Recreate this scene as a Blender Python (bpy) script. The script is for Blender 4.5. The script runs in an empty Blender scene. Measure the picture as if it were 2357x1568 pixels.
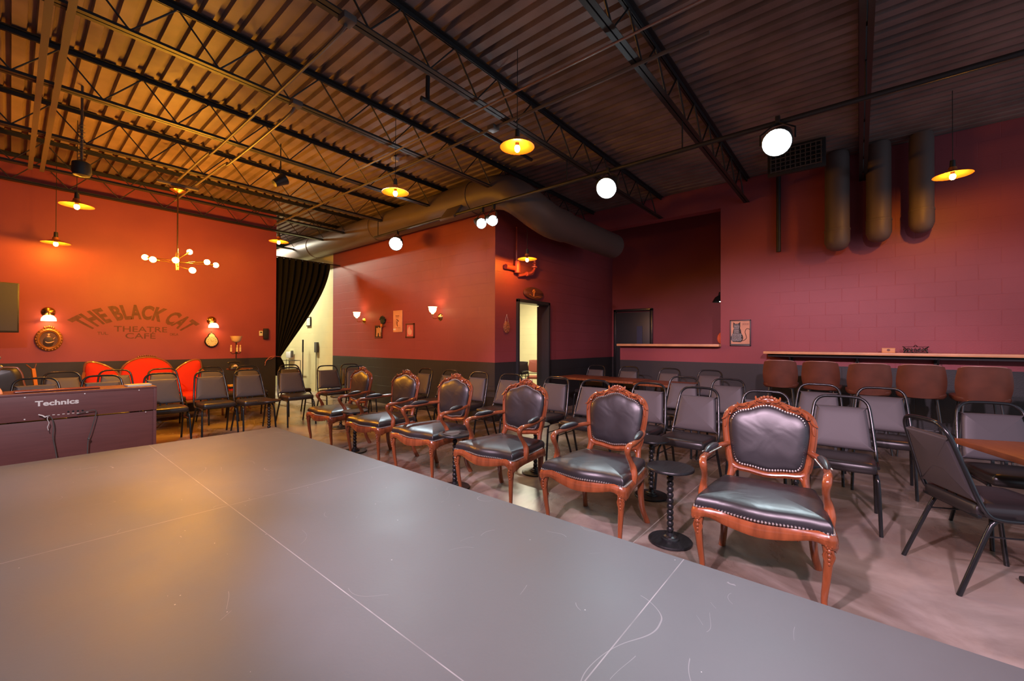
import bpy, bmesh, math, random
from mathutils import Vector, Matrix, noise as mnoise
random.seed(7)
PI = math.pi
SC = bpy.context.scene
COL = SC.collection

# ------------------------------------------------------------ camera, world, exposure
YAW, PITCH, ROLL, FPX = math.radians(50.25), 0.0061, 0.0035, 960.0
F = Vector((math.sin(YAW)*math.cos(PITCH), math.cos(YAW)*math.cos(PITCH), math.sin(PITCH)))
R0 = Vector((math.cos(YAW), -math.sin(YAW), 0)); U0 = R0.cross(F)
Rr = R0*math.cos(ROLL) + U0*math.sin(ROLL); Ur = -R0*math.sin(ROLL) + U0*math.cos(ROLL)
cd = bpy.data.cameras.new('camera'); cam = bpy.data.objects.new('camera', cd); COL.objects.link(cam)
cd.sensor_fit = 'HORIZONTAL'; cd.sensor_width = 36.0; cd.lens = 36.0*FPX/2357.0; cd.clip_start = 0.02
M = Matrix((( Rr.x, Ur.x, -F.x, 0.0), (Rr.y, Ur.y, -F.y, 0.0), (Rr.z, Ur.z, -F.z, 1.375), (0, 0, 0, 1)))
cam.matrix_world = M
SC.camera = cam
w = bpy.data.worlds.new('world'); SC.world = w; w.use_nodes = True
w.node_tree.nodes['Background'].inputs[0].default_value = (0.50, 0.60, 0.74, 1)
w.node_tree.nodes['Background'].inputs[1].default_value = 1.0  # cool fill added to lift the ceiling, coming in behind the camera
SC.view_settings.view_transform = 'Standard'; SC.view_settings.look = 'None'
SC.view_settings.exposure = 0.0; SC.view_settings.gamma = 1.0
SC.view_settings.use_curve_mapping = False
SC.cycles.use_denoising = True
SC.cycles.max_bounces = 6; SC.cycles.diffuse_bounces = 3; SC.cycles.glossy_bounces = 3
SC.cycles.sample_clamp_indirect = 4.0
SC.cycles.caustics_reflective = False; SC.cycles.caustics_refractive = False

WARM = (1.0, 0.40, 0.055)
K_SPOT, K_WASH, K_STAGE_FILL, K_STORE = 190.0, 1100.0, 330.0, 290.0   # lamp powers

def spot(name, loc, aim, power, colour, angle, blend, radius, parent=None):
    l = bpy.data.lights.new(name, 'SPOT'); l.energy = power; l.color = colour
    l.spot_size = math.radians(angle); l.spot_blend = blend; l.shadow_soft_size = radius
    o = bpy.data.objects.new(name, l); COL.objects.link(o)
    o.location = loc; o.rotation_euler = (Vector(aim)-Vector(loc)).to_track_quat('-Z', 'Y').to_euler()
    if parent:
        bpy.context.view_layer.update()
        o.parent = parent; o.matrix_parent_inverse = parent.matrix_world.inverted()
    return o

# ------------------------------------------------------------ materials
def mat(name, col, rough=0.5, metal=0.0, spec=0.5, emit=None, es=0.0, coat=0.0, bump=None, vary=None, alpha=None, trans=0.0):
    m = bpy.data.materials.new(name); m.use_nodes = True
    nt = m.node_tree; b = nt.nodes['Principled BSDF']
    b.inputs['Base Color'].default_value = (*col, 1); b.inputs['Roughness'].default_value = rough
    b.inputs['Metallic'].default_value = metal; b.inputs['Specular IOR Level'].default_value = spec
    b.inputs['Coat Weight'].default_value = coat; b.inputs['Coat Roughness'].default_value = 0.12
    b.inputs['Transmission Weight'].default_value = trans
    if emit: b.inputs['Emission Color'].default_value = (*emit, 1); b.inputs['Emission Strength'].default_value = es
    if vary or bump:
        tc = nt.nodes.new('ShaderNodeTexCoord')
        mp = nt.nodes.new('ShaderNodeMapping'); nt.links.new(tc.outputs['Object'], mp.inputs[0])
        n = nt.nodes.new('ShaderNodeTexNoise'); nt.links.new(mp.outputs[0], n.inputs[0]); n.inputs['Detail'].default_value = 6
        if vary:
            sc, amt, stretch = vary
            mp.inputs['Scale'].default_value = stretch; n.inputs['Scale'].default_value = sc
            r = nt.nodes.new('ShaderNodeValToRGB'); nt.links.new(n.outputs[0], r.inputs[0])
            r.color_ramp.elements[0].position = 0.3; r.color_ramp.elements[1].position = 0.7
            r.color_ramp.elements[0].color = (*[c*(1-amt) for c in col], 1)
            r.color_ramp.elements[1].color = (*[min(1, c*(1+amt)) for c in col], 1)
            nt.links.new(r.outputs[0], b.inputs['Base Color'])
        if bump:
            n2 = nt.nodes.new('ShaderNodeTexNoise'); n2.inputs['Scale'].default_value = bump[0]; n2.inputs['Detail'].default_value = 4
            nt.links.new(tc.outputs['Object'], n2.inputs[0])
            bp = nt.nodes.new('ShaderNodeBump'); bp.inputs['Strength'].default_value = bump[1]; bp.inputs['Distance'].default_value = bump[2]
            nt.links.new(n2.outputs[0], bp.inputs['Height']); nt.links.new(bp.outputs[0], b.inputs['Normal'])
    return m

class NT:
    def __init__(s, m): s.nt = m.node_tree; s.b = s.nt.nodes['Principled BSDF']
    def n(s, t, **kw):
        x = s.nt.nodes.new(t)
        for k, v in kw.items(): setattr(x, k, v)
        return x
    def l(s, a, b): s.nt.links.new(a, b)
    def math(s, op, a, b=None, c=None):
        x = s.n('ShaderNodeMath', operation=op)
        for i, v in enumerate((a, b, c)):
            if v is None: continue
            if isinstance(v, (int, float)): x.inputs[i].default_value = v
            else: s.l(v, x.inputs[i])
        return x.outputs[0]
    def mix(s, f, a, b):
        x = s.n('ShaderNodeMix', data_type='RGBA')
        for i, v in ((0, f), (6, a), (7, b)):
            if isinstance(v, (int, float)): x.inputs[i].default_value = v
            elif isinstance(v, tuple): x.inputs[i].default_value = (*v, 1)
            else: s.l(v, x.inputs[i])
        return x.outputs[2]

RED = (0.30, 0.062, 0.075); DARK = (0.033, 0.033, 0.035); CREAM = (0.74, 0.68, 0.38)
WAINS = 1.035
def wall_mat(name, axis, upper, lower, block, zsplit=WAINS):
    m = mat(name, upper, 0.48, spec=0.4); t = NT(m)
    tc = t.n('ShaderNodeTexCoord'); sx = t.n('ShaderNodeSeparateXYZ'); t.l(tc.outputs['Object'], sx.inputs[0])
    u = sx.outputs[0 if axis == 'X' else 1]; z = sx.outputs[2]
    n = t.n('ShaderNodeTexNoise'); n.inputs['Scale'].default_value = 1.3; n.inputs['Detail'].default_value = 5; t.l(tc.outputs['Object'], n.inputs[0])
    fv = t.math('MULTIPLY_ADD', n.outputs[0], 0.35, 0.83)
    cut = t.math('GREATER_THAN', t.math('ADD', z, t.math('MULTIPLY', n.outputs[0], 0.006)), zsplit)
    c = t.mix(cut, lower, upper)
    vm = t.n('ShaderNodeVectorMath', operation='SCALE'); t.l(c, vm.inputs[0]); t.l(fv, vm.inputs['Scale'])
    t.l(vm.outputs[0], t.b.inputs['Base Color'])
    n2 = t.n('ShaderNodeTexNoise'); n2.inputs['Scale'].default_value = 70 if block else 160; n2.inputs['Detail'].default_value = 3; t.l(tc.outputs['Object'], n2.inputs[0])
    bp = t.n('ShaderNodeBump'); bp.inputs['Strength'].default_value = 0.35; bp.inputs['Distance'].default_value = 0.004 if block else 0.0015
    t.l(n2.outputs[0], bp.inputs['Height'])
    if block:
        cb = t.n('ShaderNodeCombineXYZ'); t.l(u, cb.inputs[0]); t.l(z, cb.inputs[1])
        br = t.n('ShaderNodeTexBrick'); br.offset = 0.5; t.l(cb.outputs[0], br.inputs['Vector'])
        br.inputs['Scale'].default_value = 1.0; br.inputs['Brick Width'].default_value = 0.4064; br.inputs['Row Height'].default_value = 0.2032
        br.inputs['Mortar Size'].default_value = 0.006; br.inputs['Mortar Smooth'].default_value = 0.7
        b2 = t.n('ShaderNodeBump'); b2.inputs['Strength'].default_value = 1.0; b2.inputs['Distance'].default_value = 0.008; b2.invert = True
        zr = t.math('ABSOLUTE', t.math('SUBTRACT', t.math('FRACT', t.math('DIVIDE', t.math('ADD', z, 2.032+0.1016), 0.2032)), 0.5))
        row = t.math('LESS_THAN', zr, 0.022)
        t.l(t.math('MAXIMUM', t.math('MULTIPLY', br.outputs['Fac'], 0.14), row), b2.inputs['Height']); t.l(bp.outputs[0], b2.inputs['Normal']); t.l(b2.outputs[0], t.b.inputs['Normal'])
    else: t.l(bp.outputs[0], t.b.inputs['Normal'])
    return m

def floor_mat():
    m = mat('polished_concrete', (0.3, 0.25, 0.2), 0.3, spec=0.5); t = NT(m)
    tc = t.n('ShaderNodeTexCoord'); P = tc.outputs['Object']
    a = t.n('ShaderNodeTexNoise'); a.inputs['Scale'].default_value = 0.9; a.inputs['Detail'].default_value = 9; a.inputs['Roughness'].default_value = 0.62; a.inputs['Distortion'].default_value = 0.8; t.l(P, a.inputs[0])
    r = t.n('ShaderNodeValToRGB'); e = r.color_ramp.elements; t.l(a.outputs[0], r.inputs[0])
    e[0].position = 0.34; e[0].color = (0.115, 0.078, 0.055, 1); e[1].position = 0.66; e[1].color = (0.43, 0.36, 0.31, 1)
    x = e.new(0.5); x.color = (0.235, 0.185, 0.15, 1)
    sx = t.n('ShaderNodeSeparateXYZ'); t.l(P, sx.inputs[0])
    def lines(v, off, per, wd):
        q = t.math('ABSOLUTE', t.math('SUBTRACT', t.math('MODULO', t.math('ADD', v, 100*per-off+per/2), per), per/2))
        return t.math('LESS_THAN', q, wd)
    g = t.math('MAXIMUM', lines(sx.outputs[1], 1.2, 3.66, 0.0035), lines(sx.outputs[0], 4.85, 3.66, 0.0035))
    c = t.mix(t.math('MULTIPLY', g, 0.6), r.outputs[0], (0.62, 0.56, 0.5)); t.l(c, t.b.inputs['Base Color'])
    rr = t.math('MULTIPLY_ADD', a.outputs[0], 0.35, 0.12); t.l(rr, t.b.inputs['Roughness'])
    b = t.n('ShaderNodeTexNoise'); b.inputs['Scale'].default_value = 9; b.inputs['Detail'].default_value = 5; t.l(P, b.inputs[0])
    bp = t.n('ShaderNodeBump'); bp.inputs['Strength'].default_value = 0.12; bp.inputs['Distance'].default_value = 0.01; t.l(b.outputs[0], bp.inputs['Height']); t.l(bp.outputs[0], t.b.inputs['Normal'])
    return m

def stage_mat():
    m = mat('stage_paint', (0.13, 0.135, 0.14), 0.4, spec=0.5); t = NT(m)
    tc = t.n('ShaderNodeTexCoord'); P = tc.outputs['Object']
    sx = t.n('ShaderNodeSeparateXYZ'); t.l(P, sx.inputs[0])
    def line(v, at, wd): return t.math('LESS_THAN', t.math('ABSOLUTE', t.math('SUBTRACT', v, at)), wd)
    X, Y = sx.outputs[0], sx.outputs[1]
    g = line(X, 0.925, 0.0022)
    for y in (-1.77, 0.67, 3.18): g = t.math('MAXIMUM', g, line(Y, y, 0.0022))
    g = t.math('MAXIMUM', g, line(X, -0.3, 0.002))
    ns = t.n('ShaderNodeTexNoise'); ns.inputs['Scale'].default_value = 7; t.l(P, ns.inputs[0])
    g = t.math('MULTIPLY', g, t.math('MULTIPLY_ADD', ns.outputs[0], 1.6, -0.25))
    a = t.n('ShaderNodeTexNoise'); a.inputs['Scale'].default_value = 1.6; a.inputs['Detail'].default_value = 8; a.inputs['Roughness'].default_value = 0.6; t.l(P, a.inputs[0])
    base = t.mix(a.outputs[0], (0.078, 0.083, 0.088), (0.124, 0.129, 0.134))
    # long curved scuffs
    def scuff(scale, seed, wd, msc, thr):
        mp = t.n('ShaderNodeMapping'); mp.inputs['Location'].default_value = (seed, seed*1.7, 0); t.l(P, mp.inputs[0])
        s = t.n('ShaderNodeTexNoise'); s.inputs['Scale'].default_value = scale; s.inputs['Detail'].default_value = 0.6; t.l(mp.outputs[0], s.inputs[0])
        q = t.math('LESS_THAN', t.math('ABSOLUTE', t.math('SUBTRACT', s.outputs[0], 0.5)), wd)
        k = t.n('ShaderNodeTexNoise'); k.inputs['Scale'].default_value = msc; k.inputs['Detail'].default_value = 2; t.l(mp.outputs[0], k.inputs[0])
        return t.math('MULTIPLY', q, t.math('GREATER_THAN', k.outputs[0], thr))
    sc = t.math('MAXIMUM', scuff(1.7, 3.1, 0.0009, 2.3, 0.60), scuff(2.6, 11.3, 0.0011, 3.1, 0.62))
    sc = t.math('MAXIMUM', sc, scuff(4.2, 5.7, 0.0014, 4.3, 0.66))
    v = t.n('ShaderNodeTexVoronoi'); v.inputs['Scale'].default_value = 9; t.l(P, v.inputs[0])
    dots = t.math('LESS_THAN', v.outputs['Distance'], 0.026)
    c = t.mix(t.math('MULTIPLY', sc, 0.30), base, (0.45, 0.45, 0.45))
    c = t.mix(t.math('MULTIPLY', dots, 0.7), c, (0.6, 0.6, 0.58))
    c = t.mix(t.math('MINIMUM', t.math('MAXIMUM', g, 0.0), 1.0), c, (0.36, 0.35, 0.35))
    t.l(c, t.b.inputs['Base Color'])
    t.l(t.math('MULTIPLY_ADD', a.outputs[0], 0.25, 0.36), t.b.inputs['Roughness'])
    b = t.n('ShaderNodeTexNoise'); b.inputs['Scale'].default_value = 60; b.inputs['Detail'].default_value = 3; t.l(P, b.inputs[0])
    bp = t.n('ShaderNodeBump'); bp.inputs['Strength'].default_value = 0.15; bp.inputs['Distance'].default_value = 0.002; t.l(b.outputs[0], bp.inputs['Height']); t.l(bp.outputs[0], t.b.inputs['Normal'])
    return m

def leather_mat():
    m = mat('black_leather', (0.016, 0.014, 0.017), 0.40, spec=1.0); t = NT(m)
    tc = t.n('ShaderNodeTexCoord')
    n = t.n('ShaderNodeTexNoise'); n.inputs['Scale'].default_value = 5; n.inputs['Detail'].default_value = 2; n.inputs['Distortion'].default_value = 1.2; t.l(tc.outputs['Object'], n.inputs[0])
    n2 = t.n('ShaderNodeTexNoise'); n2.inputs['Scale'].default_value = 220; t.l(tc.outputs['Object'], n2.inputs[0])
    b1 = t.n('ShaderNodeBump'); b1.inputs['Strength'].default_value = 0.22; b1.inputs['Distance'].default_value = 0.02; t.l(n.outputs[0], b1.inputs['Height'])
    b2 = t.n('ShaderNodeBump'); b2.inputs['Strength'].default_value = 0.12; b2.inputs['Distance'].default_value = 0.001; t.l(n2.outputs[0], b2.inputs['Height'])
    t.l(b1.outputs[0], b2.inputs['Normal']); t.l(b2.outputs[0], t.b.inputs['Normal'])
    return m

MT = dict(
    floor=floor_mat(), stage=stage_mat(), leather=leather_mat(),
    stage_side=mat('stage_side_paint', (0.02, 0.02, 0.02), 0.6),
    wood=mat('carved_mahogany', (0.28, 0.075, 0.026), 0.25, coat=0.5, vary=(3.0, 0.3, (8, 8, 1.2)), bump=(30, 0.15, 0.003)),
    nail=mat('nickel_nail', (0.85, 0.80, 0.74), 0.35, 1.0),
    vinyl=mat('black_vinyl_sheen', (0.075, 0.066, 0.070), 0.5, spec=0.4, bump=(500, 0.1, 0.0005)),  # same vinyl as the seats, with the light's sheen put into its colour
    seatv=mat('black_vinyl_seat', (0.022, 0.019, 0.019), 0.32, spec=0.5),
    frame=mat('black_enamel_tube', (0.012, 0.013, 0.014), 0.22, spec=0.6),
    chrome=mat('worn_steel', (0.55, 0.52, 0.5), 0.3, 1.0),
    blackwood=mat('black_stained_wood', (0.012, 0.012, 0.013), 0.35, vary=(6, 0.4, (1, 12, 1)), spec=0.5),
    tabletop=mat('walnut_tabletop', (0.20, 0.062, 0.022), 0.35, vary=(4, 0.35, (1, 14, 1))),
    piano=mat('rosewood_veneer', (0.15, 0.055, 0.052), 0.42, vary=(3, 0.10, (1, 1, 12))),
    piano_lid=mat('glossy_rosewood', (0.20, 0.05, 0.03), 0.22, coat=0.4),
    white=mat('white_enamel', (0.8, 0.8, 0.78), 0.5),
    silver=mat('silver_print', (0.75, 0.73, 0.7), 0.4),
    cable=mat('grey_cable', (0.10, 0.095, 0.09), 0.45),
    paper=mat('book_paper', (0.75, 0.72, 0.62), 0.7), bookcover=mat('cream_cover', (0.65, 0.52, 0.28), 0.5),
    velvet=mat('red_velvet', (0.62, 0.035, 0.012), 0.85, spec=0.2, bump=(40, 0.15, 0.004)),
    sofawood=mat('carved_walnut', (0.20, 0.07, 0.025), 0.3, coat=0.3),
    curtain=mat('black_velour', (0.012, 0.012, 0.013), 0.95, spec=0.1),
    rope=mat('pink_cord', (0.6, 0.22, 0.2), 0.8),
    deck=mat('roof_deck_paint', (0.225, 0.155, 0.142), 0.55, vary=(2, 0.3, (1, 1, 1))),
    steel=mat('black_painted_steel', (0.016, 0.016, 0.018), 0.5),
    conduit=mat('painted_conduit', (0.10, 0.08, 0.075), 0.45),
    duct=mat('painted_duct', (0.115, 0.085, 0.08), 0.5, spec=0.4),
    ductdark=mat('duct_liner', (0.02, 0.02, 0.022), 0.6),
    brass=mat('brass', (0.65, 0.36, 0.12), 0.25, 1.0),
    shade=mat('copper_shade', (0.50, 0.17, 0.06), 0.4, 0.6),
    bulb=mat('warm_bulb', (1, 0.6, 0.2), 0.4, emit=(1.0, 0.385, 0.025), es=950),
    chbulb=mat('warm_globe_bulb', (1, 0.6, 0.2), 0.4, emit=(1.0, 0.40, 0.025), es=900),
    glassglow=mat('lit_pressed_glass', (0.9, 0.7, 0.5), 0.3, emit=(1.0, 0.52, 0.20), es=9),
    lens=mat('spot_lens', (1, 1, 1), 0.3, emit=(0.82, 0.95, 1.0), es=60),
    tube_on=mat('lit_fluorescent', (1, 1, 1), 0.4, emit=(1.0, 0.93, 0.72), es=30),
    tv=mat('tv_screen', (0.08, 0.085, 0.13), 0.5, spec=0.1), blackplastic=mat('black_plastic', (0.015, 0.015, 0.016), 0.4),
    gilt=mat('antique_gilt', (0.45, 0.20, 0.06), 0.38, 0.6, bump=(60, 0.6, 0.006)),
    portrait=mat('portrait_dark_ground', (0.09, 0.035, 0.015), 0.5, vary=(6, 0.5, (1, 1, 1))),
    skin=mat('portrait_light_paint', (0.62, 0.34, 0.18), 0.5), robe=mat('portrait_dark_robe', (0.03, 0.015, 0.01), 0.5),
    ivory=mat('clock_face', (0.80, 0.62, 0.42), 0.5), ink=mat('black_ink', (0.015, 0.012, 0.012), 0.6),
    lampglass=mat('amber_lamp_glass', (0.85, 0.65, 0.42), 0.3), candle=mat('candle_sleeve', (0.8, 0.68, 0.5), 0.5),
    letter=mat('sign_paint', (0.125, 0.034, 0.022), 0.6, vary=(20, 0.2, (1, 1, 1))),
    poster=mat('tan_poster', (0.72, 0.36, 0.22), 0.6, vary=(6, 0.12, (1, 1, 1))), posterframe=mat('dark_poster_frame', (0.05, 0.03, 0.035), 0.4),
    frame_brown=mat('brown_picture_frame', (0.16, 0.05, 0.03), 0.4), pink=mat('pink_print', (0.65, 0.16, 0.17), 0.6),
    redprint=mat('red_print', (0.5, 0.05, 0.03), 0.6), mask=mat('dark_green_feathers', (0.02, 0.035, 0.03), 0.7),
    counter=mat('pine_counter', (0.72, 0.36, 0.17), 0.4, vary=(4, 0.18, (14, 1, 1))),
    lightwood=mat('pine_box', (0.75, 0.36, 0.14), 0.5), stool=mat('brown_leather', (0.115, 0.035, 0.018), 0.42, vary=(5, 0.25, (1, 1, 1)), bump=(300, 0.2, 0.001)),
    piping=mat('pale_piping', (0.45, 0.26, 0.2), 0.4), stoolleg=mat('grey_steel_leg', (0.10, 0.10, 0.10), 0.35, 0.8),
    doorpaint=mat('black_door_paint', (0.03, 0.033, 0.036), 0.35), olive=mat('dark_jamb_paint', (0.04, 0.037, 0.022), 0.4),
    brownseat=mat('brown_waiting_chair', (0.18, 0.045, 0.025), 0.5), postwood=mat('orange_wood', (0.62, 0.20, 0.03), 0.35),
    bluebox=mat('yellow_book', (0.75, 0.42, 0.05), 0.6), extred=mat('red_enamel', (0.65, 0.02, 0.02), 0.35),
    orangecloth=mat('orange_cloth', (0.75, 0.15, 0.06), 0.8), cone=mat('pale_pink_plaster', (0.7, 0.42, 0.36), 0.6),
    plaque=mat('patterned_ceramic', (0.45, 0.17, 0.08), 0.35, vary=(45, 0.75, (1, 1, 1))),
    creamfloor=mat('store_floor', (0.45, 0.38, 0.28), 0.4),
    redpipe=mat('red_painted_pipe', (0.38, 0.06, 0.05), 0.4),
)
MT['blockY'] = wall_mat('red_block_wall_y', 'Y', RED, DARK, True)
MT['blockX'] = wall_mat('red_block_wall_x', 'X', RED, DARK, True)
MT['plainX'] = wall_mat('red_plaster_wall_x', 'X', RED, DARK, False)
MT['plainY'] = wall_mat('red_plaster_wall_y', 'Y', RED, DARK, False)
MT['creamY'] = wall_mat('cream_block_wall_y', 'Y', CREAM, CREAM, True)
MT['creamX'] = wall_mat('cream_block_wall_x', 'X', CREAM, CREAM, True)

# ------------------------------------------------------------ mesh builder
def catmull(pts, k=6, closed=False):
    P = [Vector(p) for p in pts]; n = len(P); out = []
    rng = n if closed else n-1
    for i in range(rng):
        p0 = P[(i-1) % n] if closed or i > 0 else P[0]*2-P[1]
        p1 = P[i]; p2 = P[(i+1) % n]
        p3 = P[(i+2) % n] if closed or i < n-2 else P[-1]*2-P[-2]
        for j in range(k):
            t = j/k
            out.append(0.5*((2*p1)+(p2-p0)*t+(2*p0-5*p1+4*p2-p3)*t*t+(-p0+3*p1-3*p2+p3)*t**3))
    if not closed: out.append(P[-1].copy())
    return out

class MB:
    def __init__(s): s.v = []; s.f = []; s.T = None
    def add(s, vs, fs, T=None):
        o = len(s.v); T = T or s.T
        s.v += [(T @ Vector(q)) if T else Vector(q) for q in vs]
        s.f += [tuple(o+i for i in f) for f in fs]
        return s
    def box(s, c, d, b=0.0, rot=None, seg=2):
        bm = bmesh.new(); bmesh.ops.create_cube(bm, size=1.0)
        for q in bm.verts: q.co = Vector((q.co.x*d[0], q.co.y*d[1], q.co.z*d[2]))
        if b > 0: bmesh.ops.bevel(bm, geom=bm.edges[:], offset=min(b, min(d)*0.49), segments=seg, affect='EDGES', profile=0.6)
        T = Matrix.Translation(c) @ (rot.to_4x4() if rot else Matrix())
        bm.verts.index_update()
        s.add([T @ q.co for q in bm.verts], [[q.index for q in f.verts] for f in bm.faces]); bm.free()
        return s
    def tube(s, pts, r, n=8, closed=False, flat=1.0, up=None, cap=True, prof=None):
        P = [Vector(p) for p in pts]; m = len(P)
        rr = r if isinstance(r, (list, tuple)) else [r]*m
        if len(rr) != m:
            q = rr; rr = [q[min(len(q)-1, int(i/(m-1)*(len(q)-1)))]*(1-((i/(m-1)*(len(q)-1)) % 1)) + q[min(len(q)-1, int(i/(m-1)*(len(q)-1))+1)]*((i/(m-1)*(len(q)-1)) % 1) for i in range(m)]
        vs = []; N = None
        for i in range(m):
            a = P[(i-1) % m] if closed or i > 0 else P[i]; b = P[(i+1) % m] if closed or i < m-1 else P[i]
            T = (b-a).normalized() if (b-a).length > 1e-9 else Vector((0, 0, 1))
            if up is not None: N = Vector(up) - T*Vector(up).dot(T); N.normalize()
            elif N is None:
                N = T.orthogonal().normalized()
            else:
                N = N - T*N.dot(T); N = N.normalized() if N.length > 1e-6 else T.orthogonal().normalized()
            B = T.cross(N)
            for j in range(n):
                th = 2*PI*j/n
                k = prof[j] if prof else 1.0
                vs.append(P[i] + (N*math.cos(th) + B*math.sin(th)*flat)*rr[i]*k)
        fs = []
        for i in range(m if closed else m-1):
            i2 = (i+1) % m
            for j in range(n): fs.append((i*n+j, i*n+(j+1) % n, i2*n+(j+1) % n, i2*n+j))
        if cap and not closed: fs.append(tuple(range(n-1, -1, -1))); fs.append(tuple((m-1)*n+j for j in range(n)))
        return s.add(vs, fs)
    def lathe(s, prof, c=(0, 0, 0), n=20, axis='Z', T=None):
        vs = []; fs = []; m = len(prof)
        for r, z in prof:
            for j in range(n):
                a = 2*PI*j/n; q = (r*math.cos(a), r*math.sin(a), z)
                if axis == 'Y': q = (q[0], q[2], q[1])
                if axis == 'X': q = (q[2], q[0], q[1])
                vs.append(Vector(q)+Vector(c))
        for i in range(m-1):
            for j in range(n): fs.append((i*n+j, i*n+(j+1) % n, (i+1)*n+(j+1) % n, (i+1)*n+j))
        if prof[0][0] > 1e-6: fs.append(tuple(range(n-1, -1, -1)))
        if prof[-1][0] > 1e-6: fs.append(tuple((m-1)*n+j for j in range(n)))
        return s.add(vs, fs, T)
    def ball(s, c, r, nu=8, nv=5, sc=(1, 1, 1)):
        vs = [Vector((c[0], c[1], c[2]+r*sc[2]))]; fs = []
        for i in range(1, nv):
            p = PI*i/nv
            for j in range(nu):
                a = 2*PI*j/nu
                vs.append(Vector((c[0]+r*sc[0]*math.sin(p)*math.cos(a), c[1]+r*sc[1]*math.sin(p)*math.sin(a), c[2]+r*sc[2]*math.cos(p))))
        vs.append(Vector((c[0], c[1], c[2]-r*sc[2]))); L = len(vs)-1
        for j in range(nu): fs.append((0, 1+j, 1+(j+1) % nu)); fs.append((L, 1+(nv-2)*nu+(j+1) % nu, 1+(nv-2)*nu+j))
        for i in range(nv-2):
            for j in range(nu): fs.append((1+i*nu+j, 1+(i+1)*nu+j, 1+(i+1)*nu+(j+1) % nu, 1+i*nu+(j+1) % nu))
        return s.add(vs, fs)
    def prism(s, poly, a, b, plane='XZ'):
        """closed outline extruded between two depths along the third axis"""
        n = len(poly)
        def q(p, d): return {'XZ': (p[0], d, p[1]), 'YZ': (d, p[0], p[1]), 'XY': (p[0], p[1], d)}[plane]
        vs = [q(p, a) for p in poly]+[q(p, b) for p in poly]
        fs = [tuple(range(n)), tuple(range(2*n-1, n-1, -1))]+[(i, i+n, (i+1) % n+n, (i+1) % n) for i in range(n)]
        return s.add(vs, fs)
    def grid(s, fn, nu, nv, thick=0.0):
        P = [[Vector(fn(i/nu, j/nv)) for j in range(nv+1)] for i in range(nu+1)]
        vs = [p for row in P for p in row]; fs = []; W = nv+1
        for i in range(nu):
            for j in range(nv): fs.append((i*W+j, (i+1)*W+j, (i+1)*W+j+1, i*W+j+1))
        if thick:
            L = len(vs); nrm = [Vector() for _ in vs]
            for f in fs:
                nn = (vs[f[1]]-vs[f[0]]).cross(vs[f[3]]-vs[f[0]])
                for i in f: nrm[i] += nn
            vs += [vs[i]-nrm[i].normalized()*thick if nrm[i].length > 0 else vs[i] for i in range(L)]
            fs += [tuple(L+i for i in reversed(f)) for f in fs]
            rim = [i*W for i in range(nu+1)]+[nu*W+j for j in range(1, nv+1)]+[i*W+nv for i in range(nu-1, -1, -1)]+[j for j in range(nv-1, 0, -1)]
            m = len(rim)
            fs += [(rim[k], rim[k]+L, rim[(k+1) % m]+L, rim[(k+1) % m]) for k in range(m)]
        return s.add(vs, fs)
    def pad(s, outline, layers, centre=None, dirn=None):
        """stack of scaled outlines closed by a centre point: cushions. layers=(scale, offset along dirn)"""
        O = [Vector(o) for o in outline]; n = len(O)
        c = Vector(centre) if centre else sum(O, Vector())/n
        d = Vector(dirn or (0, 0, 1)); vs = []; fs = []
        for sc, off in layers[:-1]:
            vs += [c+(o-c)*sc+d*off for o in O]
        m = len(layers)-1
        for i in range(m-1):
            for j in range(n): fs.append((i*n+j, i*n+(j+1) % n, (i+1)*n+(j+1) % n, (i+1)*n+j))
        vs.append(c+d*layers[-1][1]); L = len(vs)-1
        for j in range(n): fs.append(((m-1)*n+j, (m-1)*n+(j+1) % n, L))
        fs.append(tuple(range(n-1, -1, -1)))
        return s.add(vs, fs)
    def build(s, name, m, parent=None, smooth=True, loc=None, ang=40):
        me = bpy.data.meshes.new(name); me.from_pydata([tuple(q) for q in s.v], [], s.f); me.update()
        bm = bmesh.new(); bm.from_mesh(me); bmesh.ops.recalc_face_normals(bm, faces=bm.faces[:])
        for f in bm.faces: f.smooth = smooth
        if smooth:
            for e in bm.edges:
                if len(e.link_faces) == 2 and e.calc_face_angle(0) > math.radians(ang): e.smooth = False
        bm.to_mesh(me); bm.free()
        me.materials.append(m)
        o = bpy.data.objects.new(name, me); COL.objects.link(o)
        if parent: o.parent = parent
        if loc: o.location = loc
        return o

def thing(name, label, cat, loc=(0, 0, 0), rz=0.0, group=None):
    o = bpy.data.objects.new(name, None); COL.objects.link(o); o.empty_display_size = 0.1
    o.location = loc; o.rotation_euler = (0, 0, rz); o['label'] = label; o['category'] = cat
    if group: o['group'] = group
    return o
def tag(o, label, cat, group=None):
    o['label'] = label; o['category'] = cat
    if group: o['group'] = group
    return o
def struct(o, label, cat='structure'):
    o['kind'] = 'structure'; o['label'] = label; o['category'] = cat; return o
def dup(root, loc, rz, label, group=None):
    r = root.copy(); COL.objects.link(r); r.location = loc; r.rotation_euler = (0, 0, rz); r['label'] = label
    if group: r['group'] = group
    for ch in list(root.children):
        c = ch.copy(); COL.objects.link(c); c.parent = r
        for g in list(ch.children):
            d = g.copy(); COL.objects.link(d); d.parent = c
    return r

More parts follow.
